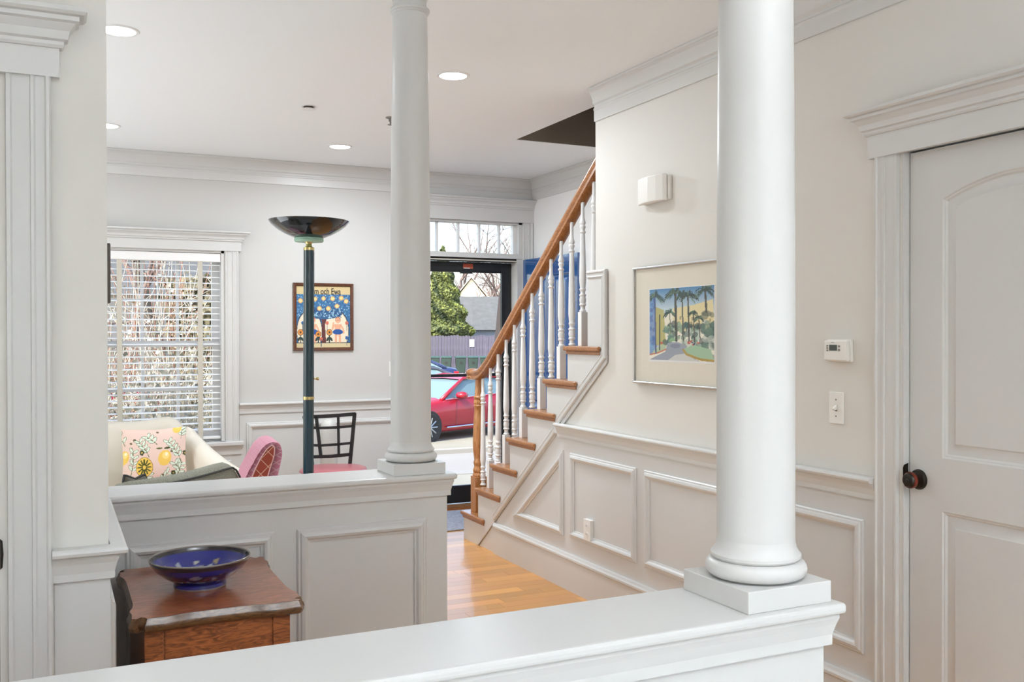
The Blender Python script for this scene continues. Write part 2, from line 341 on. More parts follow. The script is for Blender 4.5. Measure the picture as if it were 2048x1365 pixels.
# right door
door1 = bpy.data.objects.new('door_1', None); C.objects.link(door1); door1['kind'] = 'structure'; door1.location = (D+.026, 2.321, .008)
def door_leaf(parent, wd, ht, th, panels, m, arch=None, name='door_slab', both=False):
    """leaf in local coordinates: hinge/left edge at y=0 running to y=-wd, front face x=0 looking to -x; recessed raised panels"""
    bm = new(); x0 = 0.010
    box(bm, x0, th-(x0 if both else 0), -wd, 0, 0, ht)
    sl = obj(name, bm, m, parent)
    return sl
# stiles, rails and panels are separate pieces of the leaf
wd, ht = .80, 2.003
def py(Y): return Y-2.325
pA, pB_ = py(2.200), py(1.650)
slab = obj('door_core', B(.012, .035, -wd, 0, 0, ht-.003), T, door1)
NA = 15
def arch_z(Y): 
    c = (pA+pB_)/2; h = (pA-pB_)/2; return 1.838+.060*(1-((Y-c)/h)**2)
ar = [(pB_+(pA-pB_)*i/NA, arch_z(pB_+(pA-pB_)*i/NA)) for i in range(NA+1)]
stile = [(0, 0), (0, ht), (pA, ht), (pA, 0)]
obj('stile', prism(new(), [(0, 0), (0, ht), (pA, ht), (pA, 0)], 'X', 0, .012), T, door1)
obj('stile', prism(new(), [(pB_, 0), (pB_, ht), (-wd, ht), (-wd, 0)], 'X', 0, .012), T, door1)
obj('rail', prism(new(), [(pA, ht), (pB_, ht)]+ar, 'X', 0, .012), T, door1)
obj('rail', prism(new(), [(pA, .830), (pA, .994), (pB_, .994), (pB_, .830)], 'X', 0, .012), T, door1)
obj('rail', prism(new(), [(pA, 0), (pA, .21), (pB_, .21), (pB_, 0)], 'X', 0, .012), T, door1)
STICK = [(0, 0), (0, .0125), (.004, .0122), (.009, .008), (.012, .0075), (.018, .002), (.028, .0015), (.050, .0085), (.054, .0115), (.056, .0118), (.056, 0)]
STICKB = [(0, 0), (0, .0185), (.004, .018), (.012, .006), (.018, .002), (.030, .002), (.056, .012), (.060, .014), (.060, 0)]
def stick(path, parent, nm='panel_border', st=STICK, m=T):
    n = Vector((-1, 0, 0)); cen = sum((Vector(p) for p in path), Vector())/len(path); t = (Vector(path[1])-Vector(path[0])).normalized()
    if n.cross(t).dot(cen-Vector(path[0])) < 0: path = path[::-1]
    bm = new(); sweep(bm, path, n, st, True); return smooth_by(obj(nm, bm, m, parent), 25)
stick([(.012, pA, .994), (.012, pB_, .994)]+[(.012, a, b) for a, b in ar], door1)
stick([(.012, pA, .21), (.012, pB_, .21), (.012, pB_, .830), (.012, pA, .830)], door1)
def inset(poly, d):
    c = Vector((sum(p[0] for p in poly)/len(poly), sum(p[1] for p in poly)/len(poly))); out = []
    for p in poly:
        v = Vector(p)-c; out.append((c.x+v.x-math.copysign(d, v.x), c.y+v.y-math.copysign(d, v.y)))
    return out
ar2 = [(max(min(a, pA-.055), pB_+.055), b-.055) for a, b in ar]
obj('panel', prism(new(), [(pA-.055, 1.049), (pB_+.055, 1.049)]+ar2, 'X', .0005, .012), T, door1)
obj('panel', prism(new(), [(pA-.055, .265), (pB_+.055, .265), (pB_+.055, .775), (pA-.055, .775)], 'X', .0005, .012), T, door1)
kb = new(); lathe(kb, [(.034, .0), (.034, -.004), (.030, -.012), (.016, -.016), (.012, -.018), (.012, -.026)], (0, py(2.288), .917), 28, ax='X'); kn = smooth_by(obj('rosette', kb, M['bronze'], door1), 40)
kb = new(); lathe(kb, [(.012, -.022), (.021, -.025), (.027, -.033), (.028, -.041), (.026, -.047)], (0, py(2.288), .917), 28, ax='X'); smooth_by(obj('knob', kb, M['copper'], door1), 40)['label'] = 'copper red round knob'
kb = new(); lathe(kb, [(.0255, -.046), (.021, -.053), (.010, -.056), (.006, -.055), (.004, -.057)], (0, py(2.288), .917), 28, ax='X'); smooth_by(obj('knob_cap', kb, M['bronze'], door1), 40)
kb = new(); prism(kb, [(-.029, .905), (-.025, .897), (-.006, .893), (-.006, .967), (-.025, .962), (-.029, .953)], 'Y', .0015, .0035); obj('strike_plate', kb, M['bronze'], door1)
# casing of the right door
CAS = [(0, 0), (0, .016), (.004, .021), (.010, .021), (.014, .016), (.022, .014), (.032, .014), (.036, .018), (.042, .018), (.044, .012), (.060, .012), (.080, .010), (.084, .014), (.092, .014), (.094, 0)]
def casing_right():
    bm = new(); sweep(bm, [(D-.0005, 2.436, 0), (D-.0005, 2.436, 2.012)], (-1, 0, 0), [(-a, b) for a, b in CAS] if Vector((-1, 0, 0)).cross(Vector((0, 0, 1))).y > 0 else CAS)
    tr = smooth_by(struct('trim_1', bm, T), 20)
    bm = new(); sweep(bm, [(D-.0005, 1.424, 0), (D-.0005, 1.424, 2.012)], (-1, 0, 0), [(a, b) for a, b in CAS] if Vector((-1, 0, 0)).cross(Vector((0, 0, 1))).y > 0 else [(-a, b) for a, b in CAS])
    smooth_by(obj('casing_leg', bm, T, tr), 20)
    obj('jamb', B(D+.001, D+.12, 2.325, 2.343, 0, 2.03), T, tr); obj('jamb', B(D+.001, D+.12, 1.51, 1.523, 0, 2.03), T, tr)
    obj('head_jamb', B(D+.001, D+.12, 1.51, 2.343, 2.019, 2.032), T, tr)
    obj('frieze', B(D-.022, D-.0005, 1.396, 2.462, 2.012, 2.094), T, tr)
    bm = new(); z = 2.090; sweep(bm, [(D, 1.396, z), (D-.022, 1.396, z), (D-.022, 2.462, z), (D, 2.462, z)][::1], (0, 0, 1), [(a, b) for a, b in HEADCR]); smooth_by(obj('head_crown', bm, T, tr), 20)
    return tr
casing_right()

# far wall (window opening and front-door opening)
WX0, WX1, WZ0, WZ1 = .245, 1.115, .640, 2.015
FX0, FX1, FZ = 2.60, 3.517, 2.335
bm = new(); box(bm, -4, WX0, YF, YF+.16, 0, ZC); box(bm, WX0, WX1, YF, YF+.16, 0, WZ0-.03); box(bm, WX0, WX1, YF, YF+.16, WZ1, ZC); box(bm, WX1, FX0, YF, YF+.16, 0, ZC); box(bm, FX0, FX1, YF, YF+.16, FZ, ZC); box(bm, FX1, XS+.12, YF, YF+.16, 0, ZC)
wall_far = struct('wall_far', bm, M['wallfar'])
YW = YF-.004
obj('wainscot', B(1.22, 2.46, YW, YF-.0002, 0, .86), T, wall_far); obj('wainscot', B(-4, .14, YW, YF-.0002, 0, .86), T, wall_far); obj('wainscot', B(.14, 1.22, YW, YF-.0002, 0, .545), T, wall_far)
def railX(x0, x1, y, out=-1, z=CAP):
    bm = new(); sweep(bm, [(x1, y, z), (x0, y, z)] if out > 0 else [(x0, y, z), (x1, y, z)], (0, 0, 1), [(-a, b) for a, b in RAILSEC]); return obj('chair_rail', bm, T, None)
o = railX(1.216, 2.47, YW); o.parent = wall_far
panelX(wall_far, YW, 1.268, 2.42, .285, .765); panelX(wall_far, YW, .20, 1.16, .285, .50)
bm = new(); sweep(bm, [(-4, YF, ZC), (XS, YF, ZC), (XS, 1.9, ZC)], (0, 0, 1), [(-a, b) for a, b in CROWN]); smooth_by(obj('crown_moulding', bm, T, wall_far), 20)
bm = new(); sweep(bm, [(-4, YW, 0), (2.48, YW, 0)], (0, 0, 1), [(-a, b) for a, b in BASE]); struct('baseboard_far', bm, T)
# stair side wall, left and rear shell
struct('wall_stair_side', B(XS, XS+.12, -4, YF+.16, 0, ZC), mat('wall_paint_stair_lit', (.82, .82, .82), .6, bump=.05, bscale=220))  # wall colour lightened in place of light from the front door
bm = new(); box(bm, -4.15, -4, -4, YF+.16, 0, .7); box(bm, -4.15, -4, -4, YF+.16, 2.3, ZC+.25)
for a_, b_ in ((-4, -2.2), (.2, 3.6), (6.2, YF+.16)): box(bm, -4.15, -4, a_, b_, .7, 2.3)
struct('wall_outer_left', bm, M['wall'])
bm = new(); box(bm, -4.15, XS+.12, -4.15, -4, 0, .65); box(bm, -4.15, XS+.12, -4.15, -4, 2.45, ZC+.25); box(bm, -4.15, -.8, -4.15, -4, .65, 2.45); box(bm, 2.0, XS+.12, -4.15, -4, .65, 2.45)
struct('wall_rear', bm, M['wall'])
struct('window_2', B(-.8, 2.0, -4.10, -4.08, .65, 2.45), M['glass']); struct('window_3', B(-4.10, -4.08, -2.2, .2, .7, 2.3), M['glass']); struct('window_4', B(-4.10, -4.08, 3.6, 6.2, .7, 2.3), M['glass'])
# roof volume above so that the house throws its own shade
struct('roof', B(-4.6, XS+.6, -4.6, YF+.5, 5.3, 5.5), M['shingle'])

# left wall with a doorway, ending in a short return (pier)
PX, PY = .117, 2.47
bm = new(); prism(bm, [(-.112, PY), (PX, PY), (PX, 3.395), (-.05, 3.395), (-.05, PY+.14), (-.112, PY+.14)], 'Z', 0, ZC); box(bm, -4, -.112, PY, PY+.14, 2.03, ZC); box(bm, -4, -1.0, PY, PY+.14, 0, 2.03)
wall_left = struct('wall_left', bm, M['wall'])
bm = new(); prism(bm, [(0, PY-.003), (PX+.003, PY-.003), (PX+.003, 3.20), (PX, 3.20), (PX, PY), (0, PY)], 'Z', 0, .86); obj('wainscot', bm, T, wall_left)
bm = new(); sweep(bm, [(-.004, PY-.003, CAP), (PX+.003, PY-.003, CAP), (PX+.003, 3.20, CAP)], (0, 0, 1), [(-a, b) for a, b in RAILSEC]); obj('chair_rail', bm, T, wall_left)
panelY(wall_left, PX+.003, 2.56, 3.12, .285, .757, out=1)
bm = new(); sweep(bm, [(-.0, PY-.003, 0), (PX+.003, PY-.003, 0), (PX+.003, 3.2, 0)], (0, 0, 1), [(-a, b) for a, b in BASE]); struct('baseboard_left', bm, T)
bm = new(); sweep(bm, [(-4, PY, ZC), (PX, PY, ZC), (PX, 3.395, ZC)], (0, 0, 1), [(-a, b) for a, b in CROWN]); smooth_by(obj('crown_moulding', bm, T, wall_left), 20)
# its door casing
bm = new(); tr2 = None
sgn = 1 if Vector((0, -1, 0)).cross(Vector((0, 0, 1))).x > 0 else -1
sweep(bm, [(-.002, PY-.0005, 0), (-.002, PY-.0005, 2.006)], (0, -1, 0), [(-sgn*a, b) for a, b in CAS]); tr2 = smooth_by(struct('trim_2', bm, T), 20)
bm = new(); sweep(bm, [(-1.08, PY-.0005, 0), (-1.08, PY-.0005, 2.006)], (0, -1, 0), [(sgn*a, b) for a, b in CAS]); smooth_by(obj('casing_leg', bm, T, tr2), 20)
obj('frieze', B(-1.10, .016, PY-.022, PY-.0005, 2.004, 2.075), T, tr2)
bm = new(); z = 2.070; sweep(bm, [(-1.10, PY, z), (-1.10, PY-.022, z), (.016, PY-.022, z), (.016, PY, z)], (0, 0, 1), [(-a, b) for a, b in HEADCR]); smooth_by(obj('head_crown', bm, T, tr2), 20)
obj('jamb', B(-.111, -.095, PY+.001, PY+.14, 0, 2.02), T, tr2); obj('head_jamb', B(-.99, -.111, PY+.001, PY+.14, 2.006, 2.02), T, tr2)
d2 = struct('door_2', B(-.92, -.124, PY+.015, PY+.055, .008, 2.0), T)
obj('glazing', B(-.1235, -.1115, PY+.05, PY+.052, .008, 2.0), M['green'], d2)
kb = new(); prism(kb, [(-.111, .875), (-.111, .945), (-.106, .940), (-.104, .91), (-.106, .88)], 'Y', PY-.004, PY+.002); obj('strike_plate', kb, M['bronze'], d2)
obj('latch', B(-.1235, -.111, PY+.025, PY+.045, .905, .925), M['steel'], d2)
obj('door_knob', smooth_by(obj('tmp', lathe(new(), [(.02, 0), (.012, -.02), (.028, -.045), (.02, -.06)], (-.20, PY+.015, .92), 20, ax='Y'), M['bronze']), 40).data, M['bronze'], d2)
bpy.data.objects.remove(bpy.data.objects['tmp'])

# half walls with caps; columns stand on them
def half_wall(name, y0, y1, x0, x1, panels):
    """body between y0..y1, x0..x1; nose overhang .03"""
    w_ = struct(name, B(x0, x1, y0, y1, 0, CAP-.02), T)
    bm = new(); box(bm, x0, x1+.030, y0-.030, y1+.030, CAP-.020, CAP); obj('cap', bm, T, w_, bevel=.007, seg=3)
    sec = [(0, -.020), (.020, -.020), (.020, -.028), (.016, -.040), (.011, -.060), (.011, -.079), (0, -.079)]
    bm = new(); sweep(bm, [(x0, y0, CAP), (x1, y0, CAP), (x1, y1, CAP), (x0, y1, CAP)], (0, 0, 1), [(-a, b) for a, b in sec]); obj('cap_moulding', bm, T, w_)
    bm = new(); sweep(bm, [(x0, y0, 0), (x1, y0, 0), (x1, y1, 0), (x0, y1, 0)], (0, 0, 1), [(-a, b) for a, b in BASE]); obj('base_moulding', bm, T, w_)
    for p in panels: panelX(w_, y0, *p)
    return w_
wall_middle = half_wall('wall_middle', 3.200, 3.380, PX, 1.272, [(.20, .656, .285, .757), (.732, 1.190, .285, .757)])
wall_near = half_wall('wall_near', 1.355, 1.525, -2.6, 1.290, [(.32, 1.10, .285, .757), (-.65, .24, .285, .757)])

def column(x, y, label):
    t = thing('column', label, 'column', (x, y, CAP), 0, None)
    obj('plinth', B(-.0965, .0965, -.0965, .0965, 0, .040), T, t, bevel=.0015)
    bm = new(); pr = [(.080, .040), (.088, .042)]
    for i in range(9):
        a = -math.pi/2+math.pi*i/8; pr.append((.078+.0165*math.cos(a), .0575+.0165*math.sin(a)))
    pr += [(.081, .075), (.084, .079), (.084, .084), (.081, .087), (.079, .090), (.0755, .096), (.0735, .104), (.0727, .112)]
    lathe(bm, pr, seg=64); smooth_by(obj('base', bm, T, t), 35)
    H = ZC-CAP
    def rad(h):
        k = max(0, (h-.55)/(1.66-.55)); return .0727-.0104*k**1.55
    bm = new(); lathe(bm, [(rad(h), h) for h in np.linspace(.112, 1.655, 36)], seg=64); smooth_by(obj('shaft', bm, T, t), 35)
    bm = new(); lathe(bm, [(.0625, 1.650), (.066, 1.652), (.069, 1.655)]+[(.066+.007*math.cos(a), 1.664+.007*math.sin(a)) for a in np.linspace(-1.3, 1.5, 7)]+[(.0625, 1.672), (.0605, 1.676), (.0605, 1.700), (.064, 1.702), (.064, 1.708), (.072, 1.718), (.080, 1.732), (.082, 1.740), (.082, 1.746)], seg=64); smooth_by(obj('capital', bm, T, t), 30)
    obj('abacus', B(-.086, .086, -.086, .086, 1.746, H), T, t, bevel=.002)
    return t
column(1.202, 1.441, 'large white round column on the near low wall, beside the closed white door')
column(1.168, 3.290, 'thinner looking white round column on the far low wall, beside the floor lamp')

# ================================================================== window_1 in the far wall
win = bpy.data.objects.new('window_1', None); C.objects.link(win); win['kind'] = 'structure'; win.location = (0, YF, 0)
bm = new(); box(bm, WX0, WX0+.02, 0, .16, WZ0, WZ1); box(bm, WX1-.02, WX1, 0, .16, WZ0, WZ1); box(bm, WX0, WX1, 0, .16, WZ1-.02, WZ1); obj('frame', bm, T, win)
GX0, GX1 = .333, 1.045
def sash(y, z0, z1, zt, zb, nm):
    bm = new(); box(bm, WX0+.02, GX0, y, y+.03, z0, z1); box(bm, GX1, WX1-.02, y, y+.03, z0, z1); box(bm, GX0, GX1, y, y+.03, z0, zb); box(bm, GX0, GX1, y, y+.03, zt, z1)
    s_ = obj(nm, bm, M['whitec'], win)
    for i in (1, 2):
        x = GX0+(GX1-GX0)*i/3; obj('muntin', B(x-.010, x+.010, y+.003, y+.024, zb, zt), M['whitec'], s_)
    for i in range(3):
        xx0, xx1 = GX0+(GX1-GX0)*i/3+(.010 if i else 0), GX0+(GX1-GX0)*(i+1)/3-(.010 if i < 2 else 0)
        zm = (zt+zb)/2
        obj('muntin', B(xx0, xx1, y+.004, y+.023, zm-.010, zm+.010), M['whitec'], s_)
        obj('pane', B(xx0, xx1, y+.012, y+.015, zb, zm-.010), M['glass'], s_); obj('pane', B(xx0, xx1, y+.012, y+.015, zm+.010, zt), M['glass'], s_)
sash(.115, 1.322, WZ1-.02, 1.945, 1.365, 'upper_sash'); sash(.083, WZ0, 1.360, 1.322, .712, 'lower_sash')
sg = 1 if Vector((0, -1, 0)).cross(Vector((0, 0, 1))).x > 0 else -1
bm = new(); sweep(bm, [(1.215, -.0005, .637), (1.215, -.0005, 2.015)], (0, -1, 0), [(-sg*a, b) for a, b in CAS]); tr3 = smooth_by(obj('casing', bm, T, win), 20)
bm = new(); sweep(bm, [(.145, -.0005, .637), (.145, -.0005, 2.015)], (0, -1, 0), [(sg*a, b) for a, b in CAS]); smooth_by(obj('casing', bm, T, win), 20)
obj('frieze', B(.127, 1.233, -.022, -.0005, 2.012, 2.086), T, win)
bm = new(); z = 2.080; sweep(bm, [(.127, 0, z), (.127, -.022, z), (1.233, -.022, z), (1.233, 0, z)], (0, 0, 1), [(-a, b*.82) for a, b in HEADCR]); smooth_by(obj('head_crown', bm, T, win), 20)
obj('sill', B(.10, 1.245, -.045, .10, .607, .637), T, win, bevel=.006)
bm = new(); sweep(bm, [(.145, 0, .607), (.145, -.0005, .607), (1.222, -.0005, .607), (1.222, 0, .607)], (0, 0, 1), [(-a, b) for a, b in [(0, 0), (.022, 0), (.022, -.012), (.014, -.03), (.014, -.066), (0, -.066)]]); obj('apron', bm, T, win)
# blind
bl = thing('window_blind', 'open white slatted blind with beige cloth tapes in the far window', 'blind', (0, YF+.012, 0))
bm = new(); box(bm, WX0+.021, WX1-.021, -.004, .055, 1.932, 1.993); obj('valance', bm, M['blind'], bl, bevel=.004)
sm = bpy.data.meshes.new('slat'); b_ = new(); hw = .0245; ang = R(7)
ws = [(-hw, -.0008), (-.012, .0014), (.012, .0014), (hw, -.0008), (hw, -.0036), (.012, -.0014), (-.012, -.0014), (-hw, -.0036)]
prism(b_, [(p*math.cos(ang)-q*math.sin(ang), p*math.sin(ang)+q*math.cos(ang)) for p, q in ws], 'X', WX0+.024, WX1-.024); bmesh.ops.recalc_face_normals(b_, faces=b_.faces); b_.to_mesh(sm); b_.free(); sm.materials.append(M['blind'])
zz = 1.912
for i in range(28):
    o = bpy.data.objects.new('slat', sm); C.objects.link(o); o.parent = bl; o.location = (0, .030, zz-i*.0438)
obj('bottom_rail', B(WX0+.024, WX1-.024, .008, .052, .658, .676), M['blind'], bl, bevel=.003)
for x in (.415, .951): obj('tape', B(x-.017, x+.017, .001, .003, .655, 1.94), M['tape'], bl)

# ================================================================== front door: transom, storm door, blue leaf
tr4 = bpy.data.objects.new('window_5', None); C.objects.link(tr4); tr4['kind'] = 'structure'; tr4.location = (0, YF, 0)
bm = new(); box(bm, FX0, FX0+.03, .01, .13, 2.03, FZ); box(bm, FX1-.03, FX1, .01, .13, 2.03, FZ); box(bm, FX0, FX1, .01, .13, FZ-.02, FZ); box(bm, FX0, FX1, -.004, .13, 2.030, 2.070); obj('frame', bm, T, tr4)
bm = new(); box(bm, FX0+.03, FX0+.06, .06, .10, 2.07, FZ-.02); box(bm, FX1-.06, FX1-.03, .06, .10, 2.07, FZ-.02); obj('sash', bm, M['whitec'], tr4)
xs_ = [2.60+.06]+[2.412+.1855*i for i in range(2, 6)]
xs_ = [2.66, 2.785, 2.970, 3.155, 3.335, FX1-.06]
for i in range(5):
    x0, x1 = xs_[i], xs_[i+1]
    if i: obj('muntin', B(x0-.009, x0+.009, .065, .095, 2.07, FZ-.02), M['whitec'], tr4)
    obj('pane', B(x0+(.009 if i else 0), x1-(.009 if i < 4 else 0), .078, .082, 2.07, FZ-.02), M['glass'], tr4)
bm = new(); sweep(bm, [(3.607, -.0005, 0), (3.607, -.0005, 2.335)], (0, -1, 0), [(-sg*a*.95, b) for a, b in CAS]); tr5 = smooth_by(struct('trim_3', bm, T), 20); tr5.location = (0, YF, 0)
bm = new(); sweep(bm, [(2.51, -.0005, 0), (2.51, -.0005, 2.335)], (0, -1, 0), [(sg*a, b) for a, b in CAS]); smooth_by(obj('casing_leg', bm, T, tr5), 20)
obj('frieze', B(2.49, XS-.001, -.022, -.0005, 2.330, 2.445), T, tr5)
bm = new(); z = 2.435; sweep(bm, [(2.49, 0, z), (2.49, -.022, z), (XS-.001, -.022, z)], (0, 0, 1), [(-a, b*.9) for a, b in HEADCR]); smooth_by(obj('head_crown', bm, T, tr5), 20)
obj('jamb', B(FX1-.048, FX1, .001, .16, 0, 2.03), T, tr5); obj('jamb', B(FX0, FX0+.03, .001, .16, 0, 2.03), T, tr5); obj('threshold', B(FX0, FX1, -.03, .20, -.012, .022), M['oak'], tr5)
obj('head_stop', B(FX0+.03, FX1-.048, .02, .13, 2.004, 2.03), M['bronze'], tr5); obj('weather_strip', B(FX0+.03, FX1-.048, .015, .03, 2.006, 2.016), M['tape'], tr5)
sd = bpy.data.objects.new('door_3', None); C.objects.link(sd); sd['kind'] = 'structure'; sd.location = (0, YF+.115, 0)
K = M['blackdoor']; a0, a1 = FX0+.03, FX1-.050
obj('stile', B(a0, a0+.088, 0, .035, .028, 2.002), K, sd, bevel=.004); obj('stile', B(a1-.088, a1, 0, .035, .028, 2.002), K, sd, bevel=.004)
obj('rail', B(a0+.088, a1-.088, 0, .035, 1.917, 2.002), K, sd, bevel=.004); obj('rail', B(a0+.088, a1-.088, 0, .035, .028, .17), K, sd, bevel=.004)
obj('mid_rail', B(a0+.088, a1-.088, .004, .03, 1.060, 1.084), K, sd); obj('pane', B(a0+.088, a1-.088, .012, .016, .17, 1.06), M['glass'], sd); obj('pane', B(a0+.088, a1-.088, .022, .026, 1.084, 1.917), M['glass'], sd)
obj('bead', B(a0+.088, a1-.100, -.006, .0, 1.925, 1.945), K, sd); st = obj('sticker', B(3.03, 3.118, -.001, -.0002, 1.947, 1.988), M['orange'], sd); st['label'] = 'orange sticker'
obj('sticker_band', B(3.035, 3.09, -.0014, -.001, 1.948, 1.954), M['paper'], st); obj('closer_bracket', B(3.0, 3.10, -.03, .0, 1.905, 1.925), K, sd)
obj('handle', B(a0+.02, a0+.05, -.05, 0, .98, 1.06), K, sd, bevel=.005)
# blue leaf, swung in against the stair wall
bd = bpy.data.objects.new('door_4', None); C.objects.link(bd); bd['kind'] = 'structure'; bd.location = (3.508, 7.115, .022)
dv = Vector((3.548-3.508, 6.29-7.115)); bd.rotation_euler = (0, 0, math.atan2(dv.y, dv.x)+math.pi/2)
# local: leaf from y=0 to y=-.85, face at x=0 toward -x
N_ = M['navy']; W_, H_, TH = .84, 2.0, .044
obj('door_core', B(.018, TH, -W_, 0, 0, H_), N_, bd)
cols_ = [(-.12, -.375), (-.465, -.72)]; rows_ = [(.24, .86), (1.0, 1.86)]
for y0, y1 in ((0, -.12), (-.375, -.465), (-.72, -W_)): obj('stile', B(0, .018, y1, y0, 0, H_), N_, bd)
for (y0, y1) in cols_:
    for z0, z1 in ((0, .24), (.86, 1.0), (1.86, H_)): obj('rail', B(0, .018, y1, y0, z0, z1), N_, bd)
    for z0, z1 in rows_:
        stick([(.018, y0, z0), (.018, y1, z0), (.018, y1, z1), (.018, y0, z1)], bd, st=STICKB, m=N_)
        obj('panel', B(.004, .018, y1+.059, y0-.059, z0+.059, z1-.059), N_, bd)
obj('door_knob', smooth_by(obj('tmp2', lathe(new(), [(.03, 0), (.03, -.006), (.012, -.012), (.012, -.03), (.026, -.045), (.026, -.055), (.012, -.062)], (0, -.77, .93), 20, ax='X'), M['brass']), 40).data, M['brass'], bd)
bpy.data.objects.remove(bpy.data.objects['tmp2'])

# ================================================================== staircase
stc = thing('staircase', 'white and oak staircase with turned balusters rising from the front door', 'staircase', (0, 0, 0))
SK = .008
bp = [(5.866, 0), (6.105, 0), (6.105, rise-tt)]
for k in range(2, 8): bp += [(ry(k), rise*(k-1)-tt), (ry(k), rise*k-tt)]
bp += [(4.40, rise*7-tt), (4.40, 1.742), (4.213, 1.742), (4.213, 1.262)]
obj('stringer', prism(new(), bp, 'X', D-.012, D-.0045), T, stc)
SM = [(0, 0), (0, .008), (.006, .013), (.012, .013), (.016, .007), (.030, .007), (.034, .010), (.040, .006), (.040, 0)]
def skirt(path):
    bm = new(); sweep(bm, path, (-1, 0, 0), SM); return smooth_by(obj('stringer_moulding', bm, T, stc), 20)
xk = D-.011
skirt([(xk, 5.59, .215), (xk, 4.76, .852)]); skirt([(xk, 4.72, .905), (xk, 4.213, 1.285), (xk, 4.213, 1.742), (xk, 4.40, 1.742)])
tm = None
for k in range(1, 9):
    yf = ry(k)+.024; yb = ry(k+1)-.004; z1 = rise*k; z0 = z1-tt
    bm = new(); xl = D-.032; xr = XS-.002
    if k < 8: poly = [(xl, yf), (xr, yf), (xr, yb), (D-.0125, yb), (D-.0125, yb-.108), (xl, yb-.108)]
    else: poly = [(D+.121, 4.33), (xr, 4.33), (xr, yb), (D+.121, yb)]
    prism(bm, poly, 'Z', z0, z1); o = obj('tread', bm, M['oak'], stc, bevel=.009, seg=3)
    if k < 8:
        bm = new(); poly = [(xl+.014, yf-.014), (xr, yf-.014), (xr, yf-.030), (D-.0125, yf-.030), (D-.0125, yb-.096), (xl+.014, yb-.096)]; prism(bm, poly, 'Z', z0-.018, z0); obj('cove', bm, M['oak'], o, bevel=.005)
        obj('riser', B(D+.001 if k > 1 else D-.004, xr, ry(k)-.012, ry(k)-.0005, z1-rise, z0), T, stc)
nwx, nwy = 2.634, 6.035
nw = obj('newel_post', B(nwx-.043, nwx+.043, nwy-.043, nwy+.043, rise, .435), M['oakz'], stc, bevel=.003)
bm = new(); lathe(bm, [(.040, .435), (.044, .442), (.040, .452), (.036, .458), (.040, .468), (.040, .482), (.034, .490), (.032, .51), (.036, .520), (.036, .535), (.031, .545), (.034, .570), (.040, .62), (.041, .67), (.038, .76), (.033, .86), (.030, .905), (.034, .912), (.035, .920), (.031, .926), (.034, .936), (.034, .952), (.030, .960), (.034, .968), (.035, .978), (.028, .986), (.026, 1.0), (.023, 1.06), (.023, 1.105)], (nwx, nwy, 0), 28); smooth_by(obj('turned_shaft', bm, M['oakz'], nw), 40)
rx = 2.624
def zb(Y): return 1.19+.768*(5.803-Y)
RS = [(-.031, .005), (-.031, .020), (-.025, .026), (-.028, .034), (-.033, .046), (-.030, .060), (-.018, .070), (0, .073), (.018, .070), (.030, .060), (.033, .046), (.028, .034), (.025, .026), (.031, .020), (.031, .005), (.020, 0), (-.020, 0)]
path = [(6.16, 1.095), (6.08, 1.094), (6.02, 1.097), (5.96, 1.108), (5.90, 1.135), (5.85, 1.163)]+[(Y, zb(Y)) for Y in (5.78, 5.5, 5.0, 4.6, 4.342)]
bm = new(); rings = []
for i, (Y, z) in enumerate(path):
    a = Vector(path[max(i-1, 0)]); b = Vector(path[min(i+1, len(path)-1)]); t = (b-a).normalized(); nrm = Vector((-t.y, t.x)) if True else None
    if nrm.y < 0: nrm = -nrm
    rings.append([bm.verts.new((rx+p, Y+nrm.x*q, z+nrm.y*q)) for p, q in RS])
for A_, B_ in zip(rings, rings[1:]):
    for k in range(len(RS)): bm.faces.new([A_[k], A_[(k+1) % len(RS)], B_[(k+1) % len(RS)], B_[k]])
bm.faces.new(rings[0]); bm.faces.new(rings[-1])
wr = wood('oak_rail', lin(126, 76, 40), lin(174, 118, 68), (14, 2, 14), .28, 5, .4)
rail = smooth_by(obj('handrail', bm, wr, stc), 40)
bm = new(); lathe(bm, [(.030, 1.098), (.042, 1.101), (.046, 1.112), (.042, 1.122), (.046, 1.132), (.049, 1.146), (.044, 1.160), (.030, 1.170), (.001, 1.173)], (2.630, 6.115, 0), 28); smooth_by(obj('volute', bm, wr, rail), 40)
def baluster(Y, z0, block):
    zt = zb(Y)+.004 if Y < 5.86 else 1.105
    zs = z0+block; o = None
    if block: o = obj('baluster', B(rx-.020, rx+.020, Y-.020, Y+.020, z0, zs), M['whitec'], stc, bevel=.0015)
    L = zt-zs; bm = new()
    pr = [(.013, 0), (.016, .004), (.016, .009), (.011, .014), (.0105, .030), (.015, .036), (.016, .041), (.013, .047), (.0145, .056), (.0155, .070), (.013, .084), (.016, .090), (.016, .095), (.011, .101), (.0105, .108), (.0135, .118), (.0155, .124), (.012, .132), (.0135, .145), (.016, .175), (.0158, .21), (.0145, .28)]
    top = [(.0105, -.172), (.014, -.168), (.015, -.162), (.010, -.156), (.011, -.145), (.014, -.138), (.014, -.131), (.011, -.124), (.0145, -.117), (.0145, -.110), (.011, -.098), (.0085, -.085), (.0085, 0)]
    lathe(bm, [(r*1.2, zs+h) for r, h in pr]+[(r*1.2, zt+h) for r, h in top], (rx, Y, 0), 16)
    p = smooth_by(obj('turning' if block else 'baluster', bm, M['whitec'], o or stc), 40)
for k in range(2, 9):
    base = rise*k; Y = 5.940-run*(k-2)
    if k < 8: baluster(Y, base, 0); baluster(Y-.1235, base, .186)
    elif Y > 4.40: baluster(Y, base, 0)

